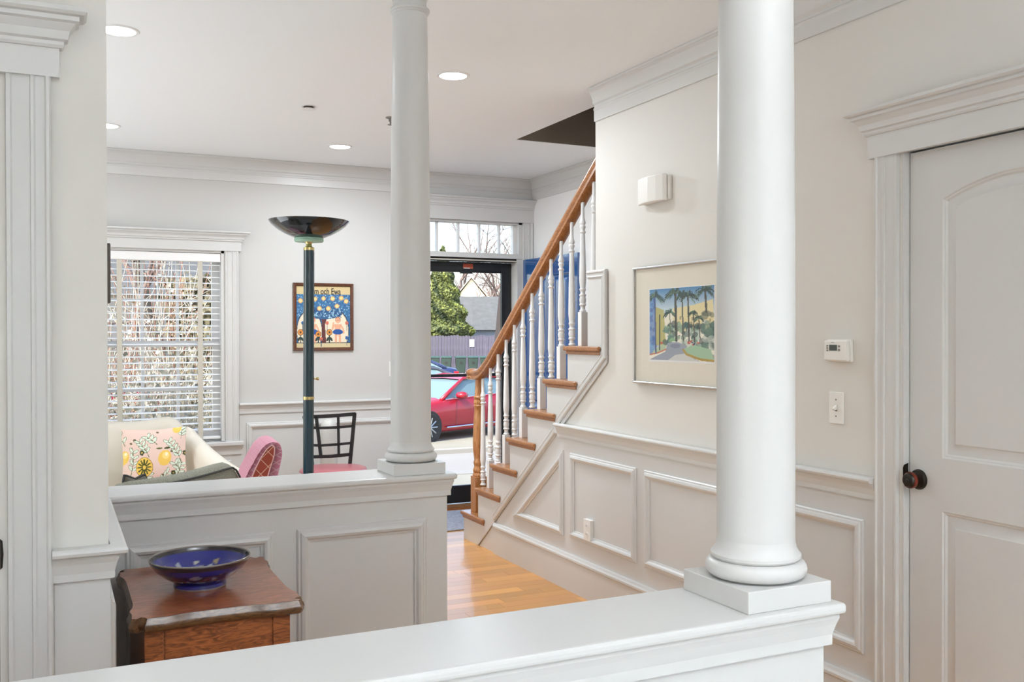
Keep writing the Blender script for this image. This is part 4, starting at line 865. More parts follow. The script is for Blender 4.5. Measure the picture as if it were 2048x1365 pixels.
# grey tweed armchair turned away, its back edge toward the low wall
p1, p2 = Vector((.238, 3.86)), Vector((.745, 4.365)); ax = (p2-p1).normalized(); LL = (p2-p1).length; ang = math.atan2(ax.y, ax.x)
t = thing('armchair', 'grey tweed armchair with dark piping just behind the far low wall', 'armchair', (p1.x, p1.y, 0), ang)
def rbox(bm, prof, a, b, seg=5):
    pass
bm = new(); n = 26; rows = []
for i in range(n+1):
    u = i/n; x = LL*u; e = min(u, 1-u)*LL; h = .852-.055*max(0, 1-e/.07)**2.2-.014*math.sin(u*math.pi)
    rows.append([bm.verts.new(p) for p in [(x, .005, .32), (x, -.004, .6), (x, .0, h-.03), (x, .018, h-.008), (x, .05, h), (x, .085, h-.008), (x, .11, h-.03), (x, .13, .6), (x, .14, .32)]])
for A_, B_ in zip(rows, rows[1:]):
    for k in range(9): bm.faces.new([A_[k], A_[(k+1) % 9], B_[(k+1) % 9], B_[k]])
bm.faces.new(rows[0]); bm.faces.new(rows[-1]); bk = smooth_by(obj('backrest', bm, M['tweed'], t), 45)
bm = new(); tube(bm, [(LL*i/n, -.003, rows_h) for i, rows_h in enumerate([.852-.055*max(0, 1-min(i/n, 1-i/n)*LL/.07)**2.2-.014*math.sin(i/n*math.pi)-.022 for i in range(n+1)])], .0045, 6); obj('piping', bm, M['pipe'], bk)
obj('seat', B(.02, LL-.02, .14, .66, .18, .44), M['tweed'], t, bevel=.04, seg=3)
obj('arm', B(-.07, .02, .10, .66, .18, .60), M['tweed'], t, bevel=.035, seg=3); obj('arm', B(LL-.02, LL+.05, .10, .66, .18, .60), M['tweed'], t, bevel=.035, seg=3)
for x in (.02, LL-.02):
    for y in (.06, .6): obj('leg', B(x-.02, x+.02, y-.02, y+.02, 0, .34 if y < .1 else .19), M['walnutdk'], t)
t = thing('throw_pillow', 'charcoal cushion with dark piping leaning inside the grey armchair', 'cushion', (.318, 4.231, .642), R(40))
def kpos(sg_):
    def f(u, v):
        a_, b_ = 2*u-1, 2*v-1; e = max(0, (1-abs(a_)**2.6))*max(0, (1-abs(b_)**2.6)); return (a_*.085*(1-.28*abs(b_)**4)*(1-.1*abs(a_)*(1-abs(b_))), sg_*.06*e**.6, b_*.19*(1-.1*abs(b_)*(1-abs(a_))))
    return f
dk = Cv(8, 8, (92, 88, 78)).a
t.rotation_euler = (R(-12), R(6), R(46)); colgrid('front', 24, 24, kpos(-1), dk, M['dgrey'], t, True); colgrid('back', 24, 24, kpos(1), dk, M['dgrey'], t, True)
bm = new(); loop = [kpos(-1)(u, v) for u, v in [(i/12, 0) for i in range(13)]+[(1, i/12) for i in range(1, 13)]+[(1-i/12, 1) for i in range(1, 13)]+[(0, 1-i/12) for i in range(1, 13)]]; tube(bm, loop, .006, 6); obj('piping', bm, M['pipe'], t)

# pink slipper chair: padded back seen from the end
def quilt(name, base, line, sc, wdt=.10, rough=.8):
    m = mat(name, base, rough); n = m.node_tree.nodes; l = m.node_tree.links; p = n['Principled BSDF']; tc = n.new('ShaderNodeTexCoord'); mp = n.new('ShaderNodeMapping'); mp.inputs['Rotation'].default_value = (0, 0, 0)
    sx = n.new('ShaderNodeSeparateXYZ'); l.new(tc.outputs['UV'], sx.inputs[0]); fs = []
    for op in ('ADD', 'SUBTRACT'):
        a_ = n.new('ShaderNodeMath'); a_.operation = op; l.new(sx.outputs[0], a_.inputs[0]); l.new(sx.outputs[1], a_.inputs[1]); b_ = n.new('ShaderNodeMath'); b_.operation = 'MULTIPLY'; b_.inputs[1].default_value = sc; l.new(a_.outputs[0], b_.inputs[0])
        c_ = n.new('ShaderNodeMath'); c_.operation = 'FRACT'; l.new(b_.outputs[0], c_.inputs[0]); d_ = n.new('ShaderNodeMath'); d_.operation = 'LESS_THAN'; d_.inputs[1].default_value = wdt; l.new(c_.outputs[0], d_.inputs[0]); fs.append(d_)
    mx = n.new('ShaderNodeMath'); mx.operation = 'MAXIMUM'; l.new(fs[0].outputs[0], mx.inputs[0]); l.new(fs[1].outputs[0], mx.inputs[1]); x = n.new('ShaderNodeMix'); x.data_type = 'RGBA'; x.inputs[6].default_value = (*base, 1); x.inputs[7].default_value = (*line, 1); l.new(mx.outputs[0], x.inputs[0]); l.new(x.outputs[2], p.inputs['Base Color'])
    b = n.new('ShaderNodeBump'); b.inputs['Strength'].default_value = .4; b.inputs['Distance'].default_value = .003; b.invert = True; l.new(mx.outputs[0], b.inputs['Height']); l.new(b.outputs['Normal'], p.inputs['Normal']); return m
M['pinkq'] = quilt('pink_quilted_cover', lin(188, 122, 140), lin(206, 164, 178), 26, .16); M['rustq'] = quilt('rust_diamond_fabric', lin(140, 54, 36), lin(196, 150, 126), 13, .07)
zc = 4.92; kpx = zc/1917.6
outer = [(486, 985), (490, 955), (505, 925), (520, 900), (532, 888), (545, 883), (556, 885), (562, 893), (564, 908), (560, 930), (554, 955), (550, 985)]
inner_ = [(499, 985), (503, 957), (517, 925), (531, 902), (541, 892), (547, 892), (549, 900), (547, 915), (540, 937), (534, 958), (530, 985)]
def loc(p): return ((p[0]-520)*kpx, 1.41-(p[1]-668.5)*kpx)
yaw = R(-25.58); cu = Vector((math.cos(yaw), math.sin(yaw))); cz = Vector((-math.sin(yaw), math.cos(yaw)))
tq = (520-1024)/1917.6; org = cu*(tq*zc)+cz*zc
t = thing('slipper_chair', 'pink quilted slipper chair with rust diamond side panel left of the floor lamp', 'chair', (org.x, org.y, 0), yaw)
axv = Vector((-.13, .33))
def uvmesh(bm, f): 
    uvl = bm.loops.layers.uv.new('UVMap')
    for fc_ in bm.faces:
        for lp in fc_.loops: lp[uvl].uv = f(lp.vert.co)
bm = new(); A_ = []; Bv = []; nO = len(outer)
def cr(P, n=5):
    out = []
    for i in range(len(P)-1):
        p0 = P[max(i-1, 0)]; p1_ = P[i]; p2_ = P[i+1]; p3 = P[min(i+2, len(P)-1)]
        for k in range(n):
            t_ = k/n; out.append(tuple(.5*((2*p1_[j])+(-p0[j]+p2_[j])*t_+(2*p0[j]-5*p1_[j]+4*p2_[j]-p3[j])*t_*t_+(-p0[j]+3*p1_[j]-3*p2_[j]+p3[j])*t_**3) for j in (0, 1)))
    out.append(P[-1]); return out
oo = [loc(p) for p in cr(outer)]; ii = [loc(p) for p in cr(inner_)]
oo[0] = (oo[0][0], .36); oo[-1] = (oo[-1][0], .36); ii[0] = (ii[0][0], .36); ii[-1] = (ii[-1][0], .36)
steps = [(.012, .93), (.0, .985), (.02, 1.0), (.28, 1.0), (.335, .99), (.35, .93)]
ccx = sum(p[0] for p in oo)/len(oo); ccz = .60; rows = []
for s_, k in steps: rows.append([bm.verts.new((ccx+(x-ccx)*k+axv.x*s_/.35, axv.y*s_/.35, ccz+(z-ccz)*k)) for x, z in oo])
for a_, b_ in zip(rows, rows[1:]):
    for i in range(len(oo)-1): bm.faces.new([a_[i], a_[i+1], b_[i+1], b_[i]])
bm.faces.new(rows[0]); bm.faces.new(rows[-1]); uvmesh(bm, lambda c: (c.y*1.2+c.x*.6, c.z)); bkk = smooth_by(obj('backrest', bm, M['pinkq'], t), 50)
bm = new(); ra = [bm.verts.new((x, .008, z)) for x, z in ii]; rb = [bm.verts.new((x, -.006, z)) for x, z in ii]; bm.faces.new(rb)
for i in range(len(ii)-1): bm.faces.new([ra[i], ra[i+1], rb[i+1], rb[i]])
uvmesh(bm, lambda c: (c.x, c.z)); o = obj('side_panel', bm, M['rustq'], t); o['label'] = 'rust red panel with a pale diamond grid'
bm = new(); tube(bm, [(x, -.005, z) for x, z in ii], .0035, 6); obj('piping', bm, mat('pale_piping', lin(206, 160, 160), .8), t)
obj('seat', B(-.62, -.14, -.02, .42, .20, .42), M['pinkq'], t, bevel=.03, seg=3)
for x in (-.58, -.0):
    for y in (.04, .34): obj('leg', B(x-.02, x+.02, y-.02, y+.02, 0, .37 if x > -.1 else .21), M['walnutdk'], t)

# black lattice chair near the far wall
zc = 6.72; kpx = zc/1917.6; tq = (660-1024)/1917.6; org = cu*(tq*zc)+cz*zc
t = thing('lattice_chair', 'black metal lattice-back chair with a dusty pink seat against the far wall', 'chair', (org.x, org.y, 0), yaw)
def lc(x, y): return ((x-660)*kpx, 1.41-(y-668.5)*kpx)
def bar(nm, pts, r, par):
    bm = new(); P = [lc(*p) for p in pts]
    for (x0, z0), (x1, z1) in zip(P, P[1:]):
        d = Vector((x1-x0, z1-z0)).normalized(); s_ = Vector((-d.y, d.x))*r
        prism(bm, [(x0+s_.x, z0+s_.y), (x1+s_.x, z1+s_.y), (x1-s_.x, z1-s_.y), (x0-s_.x, z0-s_.y)], 'Y', -.009, .009)
    return obj(nm, bm, M['black'], par)
bar('back_post', [(608, 832), (618, 880), (624, 933)], .0125, t); bar('back_post', [(709, 826), (704, 880), (699, 930)], .0125, t)
bar('top_rail', [(606, 834), (640, 833), (675, 831), (711, 828)], .0125, t); bar('bottom_rail', [(619, 914), (660, 913), (701, 909)], .0115, t)
bar('lattice_bar', [(611, 855), (640, 856), (675, 855), (707, 852)], .0088, t); bar('lattice_bar', [(614, 890), (640, 891), (675, 889), (703, 886)], .0088, t)
bar('lattice_bar', [(632, 833), (641, 912)], .011, t); bar('lattice_bar', [(676, 831), (677, 911)], .0085, t)
sz = 1.41-(936-668.5)*kpx
bm = new(); n = 30; ringt = []
zz_ = lc(0, 926)[1]
for h, k in ((-.022, .93), (-.012, 1.0), (.0, .98), (.010, .86), (.015, .6), (.017, .2)):
    ringt.append([bm.verts.new((.058+.222*k*math.copysign(abs(math.cos(a_))**.72, math.cos(a_)), -.20+.205*k*math.copysign(abs(math.sin(a_))**.72, math.sin(a_)), zz_-.012+h)) for a_ in np.linspace(0, 2*math.pi, n, endpoint=False)])
for a_, b_ in zip(ringt, ringt[1:]):
    for i in range(n): bm.faces.new([a_[i], a_[(i+1) % n], b_[(i+1) % n], b_[i]])
bm.faces.new(ringt[0]); bm.faces.new(ringt[-1]); smooth_by(obj('seat', bm, M['pinkseat'], t), 60)
for x, y in ((-.13, 0), (.14, 0), (-.15, -.36), (.2, -.36)): obj('leg', B(x-.009, x+.009, y-.009, y+.009, 0, zz_-.034), M['black'], t)
# pale round-topped vase behind it
zc2 = 6.98; org2 = cu*((657-1024)/1917.6*zc2)+cz*zc2
bm = new(); lathe(bm, [(.052, 0), (.060, .01), (.062, .3), (.062, .70), (.060, .735), (.052, .762), (.036, .784), (.018, .792)], seg=32); o = smooth_by(obj('floor_vase', bm, M['vase'], None), 40); o.location = (org2.x, org2.y, 0); tag(o, 'pale grey round-topped floor vase behind the black lattice chair', 'vase')
# door mat
o = obj('doormat', B(2.30, 3.30, 6.36, 7.06, .0005, .010), M['rug'], None, bevel=.004)
tag(o, 'grey woven doormat on the floor inside the front door', 'doormat')
o.data.transform(Matrix.Translation((-2.0, -6.7, 0))); o.location = (2.0-.55+.0, 6.7, 0); o.location.x = 1.85

# ================================================================== outside
GZ = -1.05
struct('ground', B(-90, 110, YF+.3, 150, GZ-.2, GZ), M['asphalt'])
struct('lawn', B(-20, 40, YF+1.8, 13.4, GZ, GZ+.05), M['grass'])
struct('street', B(-90, 110, 15.5, 18.2, GZ, GZ+.012), M['street'])
struct('kerb', B(-90, 110, 18.2, 18.4, GZ, GZ+.10), M['kerb'])
struct('doorstep', B(2.2, 3.9, YF+.17, YF+1.4, GZ, -.05), M['kerb'])
def bx(px, z):  # world point on a viewing bearing at a depth (plan only)
    return cu*((px-1024)/1917.6*z)+cz*z
# fence boards, each a part
FY = 61.0
fp = bx(910, 61.5); fl = thing('board_fence', 'weathered grey board fence behind the row of bins', 'fence', (0, fp.y, GZ))
fm = bpy.data.meshes.new('board'); b_ = new(); prism(b_, [(-.095, 0), (-.095, 2.32), (-.05, 2.38), (.05, 2.38), (.095, 2.32), (.095, 0)], 'Y', -.015, .015); bmesh.ops.recalc_face_normals(b_, faces=b_.faces); b_.to_mesh(fm); b_.free(); fm.materials.append(M['fence'])
x = 14.0
while x < 62:
    o = bpy.data.objects.new('board', fm); C.objects.link(o); o.parent = fl; o.location = (x, random.uniform(-.012, .012), random.uniform(-.06, .03)); o.scale = (random.uniform(.96, 1.0), 1, 1); x += .205
for z in (.5, 1.9): obj('rail', B(14, 62, .02, .08, z, z+.1), M['fence'], fl)
sp = bx(938, 61.5); o = obj('notice_sign', B(-.17, .17, -.02, 0, -.24, .24), M['paper'], None, bevel=.004); o.location = (sp.x+.35, fp.y-.03, 1.41-(687-668.5)*.0321); tag(o, 'white notice sign fixed to the board fence', 'sign')
sp = bx(987, 62); o = obj('notice_sign', B(-.07, .07, -.02, 0, -.16, .16), M['paper'], None, bevel=.004); o.location = (sp.x+1.4, fp.y-.03, 1.41-(676-668.5)*.0321); tag(o, 'small narrow white sign on the fence near the handrail', 'sign')
# bins
def make_bin(label):
    t = thing('wheelie_bin', label, 'bin', (0, 0, GZ), 0, 'bins along the fence')
    bm = new(); A_ = [bm.verts.new(p) for p in ((-.24, -.26, .06), (.24, -.26, .06), (.24, .24, .06), (-.24, .24, .06))]; B_ = [bm.verts.new(p) for p in ((-.31, -.36, 1.0), (.31, -.36, 1.0), (.31, .32, 1.0), (-.31, .32, 1.0))]
    bm.faces.new(A_); bm.faces.new(B_)
    for i in range(4): bm.faces.new([A_[i], A_[(i+1) % 4], B_[(i+1) % 4], B_[i]])
    obj('body', bm, M['binm'], t, bevel=.03)
    bm = new(); prism(bm, [(-.40, 1.0), (.36, 1.0), (.36, 1.06), (.1, 1.11), (-.30, 1.08), (-.40, 1.04)], 'X', -.335, .335); obj('lid', bm, M['binlid'], t, bevel=.015)
    bm = new(); tube(bm, [(-.26, .36, 1.02), (-.26, .43, 1.02), (.26, .43, 1.02), (.26, .36, 1.02)], .018, 8); obj('handle', bm, M['binm'], t)
    obj('crest', B(-.09, .09, -.335, -.325, .62, .76), M['rubber'], t)
    for x_ in (-.26, .26): obj('wheel', lathe(new(), [(.13, -.025), (.13, .025)], (x_, .25, .13), 18, ax='X'), M['rubber'], t)
    return t
def dup(root, loc_, rotz, label=None, group=None):
    r = root.copy(); C.objects.link(r); r.location = loc_; r.rotation_euler = (0, 0, rotz)
    if label: r['label'] = label
    for ch in list(root.children):
        c_ = ch.copy(); C.objects.link(c_); c_.parent = r
        for g in list(ch.children):
            d_ = g.copy(); C.objects.link(d_); d_.parent = c_
    return r
b0 = make_bin('dark green wheeled bin nearest the far column in the row by the fence')
bl_ = ['dark green wheeled bin second from the far column in the row by the fence', 'dark green wheeled bin in the middle of the row by the fence', 'dark green wheeled bin fourth from the far column by the fence', 'dark green wheeled bin closest to the newel post in the row by the fence']
for i, px in enumerate((869, 893, 921, 946, 970)):
    p = bx(px, 59.3); q = (p.x, p.y, GZ)
    rz = R(-22+random.uniform(-9, 9))
    if i == 0: b0.location = q; b0.rotation_euler = (0, 0, rz)
    else: dup(b0, q, rz, bl_[i-1])
# cars
def make_car(name, label, paint, grp=None):
    """nose toward -x, length 4.8; side facing -y is the driver's left as seen from the house"""
    t = thing(name, label, 'car', (0, 0, GZ), 0, grp)
    # body sections along x: (x, sill z, belt z, half width belt, half width sill)
    S_ = [(-2.40, .42, .62, .55, .60), (-2.32, .26, .72, .78, .80), (-2.0, .22, .80, .88, .88), (-1.5, .20, .87, .905, .905), (-1.0, .20, .92, .92, .92), (-.6, .20, .95, .925, .925), (0, .20, .97, .93, .93), (.8, .20, 1.00, .93, .93), (1.5, .20, 1.03, .92, .92), (2.05, .24, 1.04, .88, .88), (2.32, .34, .98, .80, .82), (2.40, .46, .78, .66, .70)]
    bm = new(); rows = []
    for x, zs, zb_, wb, ws_ in S_:
        zm = zs+(zb_-zs)*.55
        half = [(ws_*.94, zs), (ws_*1.0, zs+.06), (ws_*1.015, zm-.08), (wb*1.02, zm+.06), (wb*.985, zb_-.05), (wb*.93, zb_)]
        half.append((wb*.6, zb_+.035)); half.append((0, zb_+.05))
        ring = [(y_, z_) for y_, z_ in half]+[(-y_, z_) for y_, z_ in half[-2::-1]]
        rows.append([bm.verts.new((x, y_, z_)) for y_, z_ in ring])
    for A_, B_ in zip(rows, rows[1:]):
        for k in range(len(A_)-1): bm.faces.new([A_[k], A_[k+1], B_[k+1], B_[k]])
        bm.faces.new([A_[-1], A_[0], B_[0], B_[-1]])
    bm.faces.new(rows[0]); bm.faces.new(rows[-1]); body = smooth_by(obj('body', bm, paint, t), 50)
    # greenhouse: glass block and painted roof with pillars
    def gh(s_, z_): return s_
    bt = [(-.95, .90), (1.75, 1.02)]; rt = [(-.02, 1.40), (.55, 1.45), (1.05, 1.42)]
    bm = new(); prof_ = [(-.98, .93, .80), (-.06, 1.37, .60), (.5, 1.42, .62), (1.05, 1.38, .58), (1.85, 1.04, .74)]
    L_ = [bm.verts.new((x, -w, z)) for x, z, w in prof_]; Rr = [bm.verts.new((x, w, z)) for x, z, w in prof_]; Lb = [bm.verts.new((x, -.84, .92)) for x, z, w in prof_]; Rb = [bm.verts.new((x, .84, .92)) for x, z, w in prof_]
    for i in range(4):
        bm.faces.new([L_[i], L_[i+1], Rr[i+1], Rr[i]]); bm.faces.new([L_[i], Lb[i], Lb[i+1], L_[i+1]]); bm.faces.new([Rr[i], Rr[i+1], Rb[i+1], Rb[i]])
    obj('windows', bm, M['tint'], t)
    bm = new(); rp = [(-.14, 1.365, .61), (.1, 1.425, .625), (.5, 1.455, .64), (.9, 1.43, .625), (1.12, 1.385, .60)]
    L_ = [bm.verts.new((x, -w, z)) for x, z, w in rp]; Rr = [bm.verts.new((x, w, z)) for x, z, w in rp]; Mm = [bm.verts.new((x, 0, z+.03)) for x, z, w in rp]
    for i in range(4): bm.faces.new([L_[i], L_[i+1], Mm[i+1], Mm[i]]); bm.faces.new([Mm[i], Mm[i+1], Rr[i+1], Rr[i]])
    obj('roof', bm, paint, t, True)
    for s_ in (-1, 1):
        bm = new(); tube(bm, [(-1.0, s_*.82, .93), (-.55, s_*.73, 1.17), (-.10, s_*.625, 1.39), (.5, s_*.64, 1.445), (1.1, s_*.60, 1.40), (1.5, s_*.68, 1.22), (1.88, s_*.76, 1.04)], [.05, .045, .04, .035, .04, .06, .08], 8); obj('pillar', bm, paint, t, True)
        bm = new(); tube(bm, [(.42, s_*.84, .97), (.45, s_*.66, 1.42)], .03, 6); obj('pillar', bm, M['rubber'], t)
        bm = new(); tube(bm, [(-.93, s_*.885, .945), (0, s_*.90, .985), (1.0, s_*.895, 1.02), (1.7, s_*.85, 1.05)], .012, 6); obj('belt_trim', bm, M['chrome'], t)
        bm = new(); tube(bm, [(-.95, s_*.955, .30), (.9, s_*.955, .315)], .018, 6); obj('sill_trim', bm, M['chrome'], t)
        bm = new(); lathe(bm, [(.01, -.12), (.07, -.09), (.085, 0), (.07, .08), (.01, .10)], (-.52, s_*1.02, 1.03), 14, ax='Y'); mi = smooth_by(obj('mirror', bm, paint, t), 60); mi.data.transform(Matrix.Translation((-.52, s_*1.02, 1.03)) @ Matrix.Diagonal((1.45, 1.2, 1.0, 1)) @ Matrix.Translation((.52, -s_*1.02, -1.03)))
        obj('mirror_arm', B(-.56, -.48, min(s_*.88, s_*.98), max(s_*.88, s_*.98), .95, .99), M['rubber'], t)
        for x_ in (-.02, 1.02): obj('door_handle', B(x_+.20, x_+.38, min(s_*.945, s_*.965), max(s_*.945, s_*.965), .80, .825), M['chrome'], t)
        for x_ in (-.62, .43, 1.38):
            bm = new(); tube(bm, [(x_, s_*.945, .30), (x_, s_*.953, .58), (x_+.02, s_*.915, .92)], .004, 4); obj('panel_gap', bm, M['rubber'], t)
        for x_ in (-1.48, 1.42):
            bm = new(); lathe(bm, [(.375, -.02), (.375, .0)], (x_, s_*.935, .335), 28, ax='Y'); obj('wheel_arch', bm, M['rubber'], t)
            bm = new(); lathe(bm, [(.235, -.10), (.30, -.11), (.33, -.08), (.33, .08), (.30, .11), (.235, .10)], (x_, s_*.86, .33), 32, ax='Y'); wl = smooth_by(obj('wheel', bm, M['rubber'], t), 40)
            bm = new(); lathe(bm, [(.235, -.02), (.235, .02)], (x_, s_*.93, .33), 28, ax='Y', cap=False); lathe(bm, [(.05, -.02), (.05, .03)], (x_, s_*.945, .33), 12, ax='Y')
            for k in range(10):
                a_ = 2*math.pi*k/10; tube(bm, [(x_+.04*math.cos(a_), s_*.955, .33+.04*math.sin(a_)), (x_+.23*math.cos(a_), s_*.955, .33+.23*math.sin(a_))], .017, 5)
            obj('rim', bm, M['alloy'], wl)
        obj('tail_lamp', B(2.18, 2.395, min(s_*.55, s_*.84), max(s_*.55, s_*.84), .78, .93), M['tail'], t, bevel=.02)
        obj('head_lamp', B(-2.37, -2.15, min(s_*.5, s_*.80), max(s_*.5, s_*.80), .60, .70), M['tint'], t, bevel=.02)
    return t
red_paint = carpaint('red_car_paint', lin(160, 16, 40)); car = make_car('car', 'bright red sedan parked outside the open front door', red_paint)
# front wheel centre on the bearing of px 860 at depth ~21.6; tail swings to the right and away
hd = R(25.58)+R(42); rear = Vector((math.sin(hd), math.cos(hd)))
wp = bx(858, 21.8); cen = wp-Vector((0, 0)); rz = math.atan2(rear.y, rear.x)
lw = Vector((-1.48, -.93)); rot = Matrix.Rotation(rz, 2); off = rot @ lw; car.location = (wp.x-off.x, wp.y-off.y, GZ); car.rotation_euler = (0, 0, rz)
def car_copy(name, label, paint, px, z, rz_, end=0):
    p = bx(px, z); c = dup(car, (p.x, p.y, GZ), rz_, label); c.name = name
    for ch in c.children:
        if ch.data and ch.data.materials and ch.data.materials[0] == red_paint:
            ch.data = ch.data.copy(); ch.data.materials[0] = paint
    return c
car_copy('car', 'slate blue car tail with red lamp beyond the red sedan', carpaint('blue_car_paint', lin(40, 52, 92)), 800, 40, R(-18))
car_copy('car', 'dark red car glimpsed through the lower left of the window blind', carpaint('maroon_car_paint', lin(140, 24, 52)), 120, 24, R(12))
car_copy('car', 'dark grey car between the red sedan and the bins', carpaint('grey_car_paint', lin(66, 72, 84)), 800, 30, R(-16))
# trees
def scatter(n, gen, size, zsq=1.0):
    """small leaf quads: gen() -> point, outward normal, shade 0..1"""
    V = []; F = []; Cc = []
    for i in range(n):
        p, nr, sh = gen(); a_ = Vector((random.gauss(0, 1), random.gauss(0, 1), random.gauss(0, 1))).normalized(); b_ = nr.cross(a_).normalized(); c_ = (nr*.5+a_*.6).normalized(); s_ = size*random.uniform(.6, 1.4); k = len(V)
        V += [p-b_*s_, p+c_*s_*1.2, p+b_*s_, p-c_*s_*.9]; F.append((k, k+1, k+2, k+3)); Cc += [(sh, sh, sh, 1)]*4
    me = bpy.data.meshes.new('foliage'); me.from_pydata(V, [], F); a = me.color_attributes.new('Col', 'FLOAT_COLOR', 'POINT'); a.data.foreach_set('color', np.array(Cc, 'f').ravel()); return me
tp = bx(886, 65); t = thing('conifer', 'tall green conifer standing behind the board fence', 'tree', (tp.x, tp.y, GZ))
HT = 8.6
def gconi():
    h = HT*(1-math.sqrt(random.random()))*.96+.2; r = 2.9*(1-h/HT)**1.0*(1+.14*math.sin(h*5+random.random()*.6)); a_ = random.uniform(0, 2*math.pi); lump = .5+.5*math.sin(a_*5+h*3.1)*math.sin(h*2.3+a_*2)
    rr_ = r*(.72+.28*random.random()**.5)*(.86+.16*lump); return Vector((rr_*math.cos(a_), rr_*math.sin(a_), h)), Vector((math.cos(a_), math.sin(a_), .5)).normalized(), min(1, max(0, -.05+.8*lump*random.uniform(.3, 1.3)+.15*random.random()))
obj('trunk', lathe(new(), [(.18, 0), (.10, 4), (.02, HT*.95)], seg=10), M['bark'], t); obj('foliage', scatter(26000, gconi, .085), M['conifer'], t, kind='stuff')
def bare_tree(name, label, x, y, z0, H, r0, depth, mt, spread=.55, seedv=0, low=.25):
    rng = random.Random(seedv); t = thing(name, label, 'tree', (x, y, z0)); bm = new(); bm2 = new()
    def grow(p, d, L, r, lv):
        pts = [p]; q = p.copy(); dd = d.copy()
        for i in range(3): dd = (dd+Vector((rng.gauss(0, .13), rng.gauss(0, .13), rng.gauss(.02, .08)))).normalized(); q = q+dd*L/3; pts.append(q.copy())
        tube(bm if lv == 0 else bm2, pts, [r, r*.88, r*.74, r*.6], 5 if lv > 1 else 7, cap=False)
        if lv < depth:
            for i in range(rng.choice((2, 3, 3)) if lv else 5):
                k = rng.choice((1, 2, 3, 3)); a_ = Vector((rng.gauss(0, 1), rng.gauss(0, 1), rng.gauss(.1, .6))).normalized(); grow(pts[k], (dd+a_*spread*1.3).normalized(), L*rng.uniform(.55, .82), r*.52, lv+1)
    grow(Vector((0, 0, 0)), Vector((0, 0, 1)), H*.42, r0, 0); obj('trunk', bm, mt, t, True); o = obj('branches', bm2, mt, t, True, kind='stuff'); return t
p = bx(1010, 30); bare_tree('bare_tree', 'dark bare tree whose branches cross the right transom panes', p.x, p.y, GZ, 13.5, .30, 5, mat('dark_bark', lin(58, 52, 50), .95), .66, 3)
p = bx(985, 122); bare_tree('bare_tree', 'hazy bare tree behind the pale gabled house', p.x+4, p.y, GZ, 17, .25, 5, M['twig'], .6, 5)
p = bx(1003, 84); bare_tree('bare_tree', 'grey bare tree rising over the right end of the shingled roof', p.x, p.y, GZ, 11, .25, 5, M['twig'], .7, 8)
p = bx(868, 134); bare_tree('bare_tree', 'pale bare tree behind the conifer at the left of the doorway', p.x, p.y, GZ, 17, .25, 5, M['paletwig'], .6, 11)
p = bx(925, 142); bare_tree('bare_tree', 'faint bare tree seen through the middle transom panes', p.x, p.y, GZ, 25, .35, 5, M['twig'], .6, 14)
p = bx(992, 92); bare_tree('bare_tree', 'dense greyish bare tree between the gabled house and the door frame', p.x, p.y, GZ, 10.5, .24, 5, M['twig'], .8, 17)
p = bx(978, 176); bare_tree('bare_tree', 'distant bare tree low on the skyline beyond the gabled house', p.x, p.y, GZ, 18, .35, 5, M['twig'], .85, 19)
# houses
def house(name, label, p, rz_, W, Dp, eave, ridge, wallm, roofm, gable_x=False):
    t = thing(name, label, 'building', (p.x, p.y, GZ), rz_)
    obj('wall', B(-W/2, W/2, 0, Dp, 0, eave), wallm, t)
    if gable_x:   # ridge runs away from us: gable faces us
        obj('gable', prism(new(), [(-W/2, eave), (0, ridge), (W/2, eave)], 'Y', 0, Dp), wallm, t)
        for s_ in (-1, 1): bm = new(); prism(bm, [(0, ridge+.12), (s_*(W/2+.3), eave-.1), (s_*(W/2+.3), eave+.02), (0, ridge+.25)], 'Y', -.3, Dp+.3); obj('roof', bm, roofm, t)
    else:
        bm = new(); prism(bm, [(-.4, eave-.05), (Dp/2, ridge), (Dp+.4, eave-.05), (Dp/2, ridge+.18), (-.4, eave+.12)][:5], 'X', -W/2-.3, W/2+.3) if False else prism(bm, [(-.4, eave), (Dp/2, ridge), (Dp+.4, eave)], 'X', -W/2-.3, W/2+.3); obj('roof', bm, roofm, t)
    return t
p = bx(985, 70); t = house('garage', 'grey shingle roofed outbuilding behind the fence', Vector((p.x+1.2, p.y)), R(-14), 6.6, 7, 2.75, 5.35, M['siding2'], M['shingle'])
p = bx(943, 96); t = house('house', 'pale cream gabled house rising above the shingled roof', p, R(-24), 4.4, 9, 5.2, 8.0, M['siding'], M['siding'], True)
obj('window', B(-.4, .4, -.06, .0, 4.2, 5.4), M['tint'], t)
p = bx(828, 112); t = house('house', 'bluish house at the left edge of the doorway view', p, R(-20), 6, 9, 5.0, 7.6, M['siding2'], M['shingle']); obj('window', B(1.2, 2.0, -.06, 0, 3.4, 4.8), M['tint'], t)
p = bx(1110, 132); house('house', 'long dull building far behind the bare trees', p, R(-24), 26, 10, 4.2, 6.8, M['brickm'], M['shingle'])
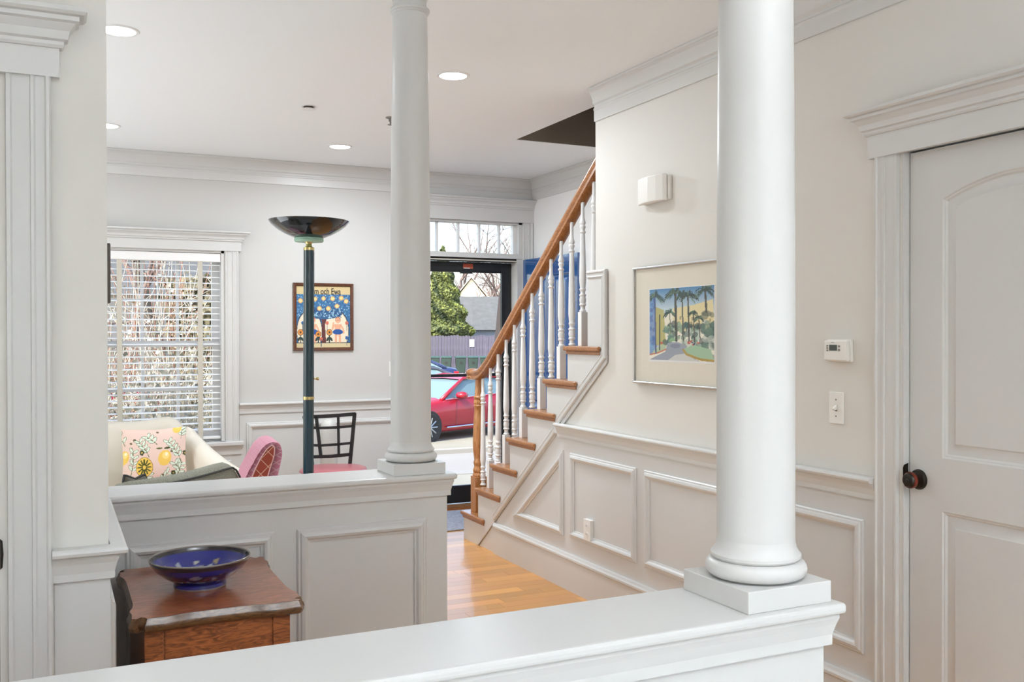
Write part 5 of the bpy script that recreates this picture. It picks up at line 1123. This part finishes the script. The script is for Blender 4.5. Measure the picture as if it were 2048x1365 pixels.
# shrubs outside the window
def shrub(name, label, x, y, H, n, rad, mt, seedv, seeds=0, lean_=0, r=.006):
    rng = random.Random(seedv); t = thing(name, label, 'shrub', (x, y, GZ)); bm = new(); tips = []
    for i in range(n):
        a_ = rng.uniform(0, 2*math.pi); s_ = rng.uniform(.2, 1); d = Vector((math.cos(a_)*s_*rad/H+lean_, math.sin(a_)*s_*rad/H, 1)); L = H*rng.uniform(.6, 1.05); p = Vector((rng.gauss(0, .12), rng.gauss(0, .12), 0)); pts = [p]
        for k in range(4): d = (d+Vector((rng.gauss(0, .10), rng.gauss(0, .10), -.05))); p = p+d.normalized()*L/4; pts.append(p.copy())
        tube(bm, pts, [r*1.3, r*1.1, r, r*.8, r*.5], 4, cap=False); tips.append(pts)
        for q in range(3):
            b_ = pts[rng.choice((2, 3))]; e = b_+Vector((rng.gauss(0, .22), rng.gauss(0, .22), rng.uniform(.05, .4))); tube(bm, [b_, (b_+e)/2+Vector((0, 0, .03)), e], [r*.7, r*.6, r*.4], 4, cap=False); tips.append([b_, e])
    obj('stems', bm, mt, t, kind='stuff')
    if seeds:
        def g():
            ps = rng.choice(tips); q = ps[-1]; b_ = ps[-2]; k = rng.random(); p = b_+(q-b_)*k+Vector((rng.gauss(0, .05), rng.gauss(0, .05), rng.gauss(0, .05))); return p, Vector((rng.gauss(0, 1), rng.gauss(0, 1), 1)).normalized(), rng.random()
        st_ = random.getstate(); obj('seedheads', scatter(seeds, g, .022), M['seed'], t, kind='stuff')
    return t
for i, (px, z, H, n, rad, mt, sd_, se, ln, lab) in enumerate((
    (235, 9.4, 3.7, 36, 1.1, 'paletwig', 21, 0, .10, 'bare arching shrub with pale stems at the left of the window view'),
    (300, 10.8, 4.0, 56, 1.2, 'redtwig', 22, 200, -.05, 'tall reddish twiggy shrub behind the left blind tape'),
    (335, 9.0, 2.6, 60, .75, 'paletwig', 23, 1700, 0, 'pale bushy shrub with cream seed heads in the middle of the window view'),
    (352, 8.7, 1.9, 40, .5, 'paletwig', 25, 900, .02, 'low cream shrub just outside the window above the sofa back'),
    (395, 10.8, 3.7, 44, 1.0, 'paletwig', 24, 500, -.08, 'thin pale shrub behind the right blind tape'))):
    p = bx(px, z); shrub('shrub', lab, p.x, p.y, H, n, rad, M[mt], sd_, se, ln)
p0, p1_ = bx(345, 14.5), bx(470, 13.0)
t = thing('hedge', 'dull brown clipped hedge outside the right side of the window', 'hedge', (0, 0, 0))
def gh_():
    u = random.random(); q = p0+(p1_-p0)*u; d = random.random(); zt_ = random.uniform(GZ, GZ+3.3); return Vector((q.x+random.gauss(0, .06), q.y+d*.5+random.gauss(0, .05), zt_)), Vector((-.4, -1, .4)).normalized(), random.random()
obj('core', prism(new(), [(p0.x, p0.y+.35), (p1_.x, p1_.y+.35), (p1_.x+.3, p1_.y+1.2), (p0.x+.3, p0.y+1.2)], 'Z', GZ, GZ+3.1), M['bark'], t); obj('leaves', scatter(5200, gh_, .055), M['hedge'], t, kind='stuff')
p = bx(250, 34); bare_tree('bare_tree', 'brown bare tree behind the shrubs at the top left of the window', p.x, p.y, GZ, 9, .2, 5, M['twig'], .75, 31, .2)
p = bx(330, 42); bare_tree('bare_tree', 'thick trunked bare tree behind the shrubs in the middle of the window', p.x, p.y, GZ, 14, .36, 5, M['bark'], .75, 33)
p = bx(300, 62); house('house', 'grey sided house far behind the window shrubs', p, R(20), 18, 9, 5, 8.5, M['brickm'], M['shingle'])
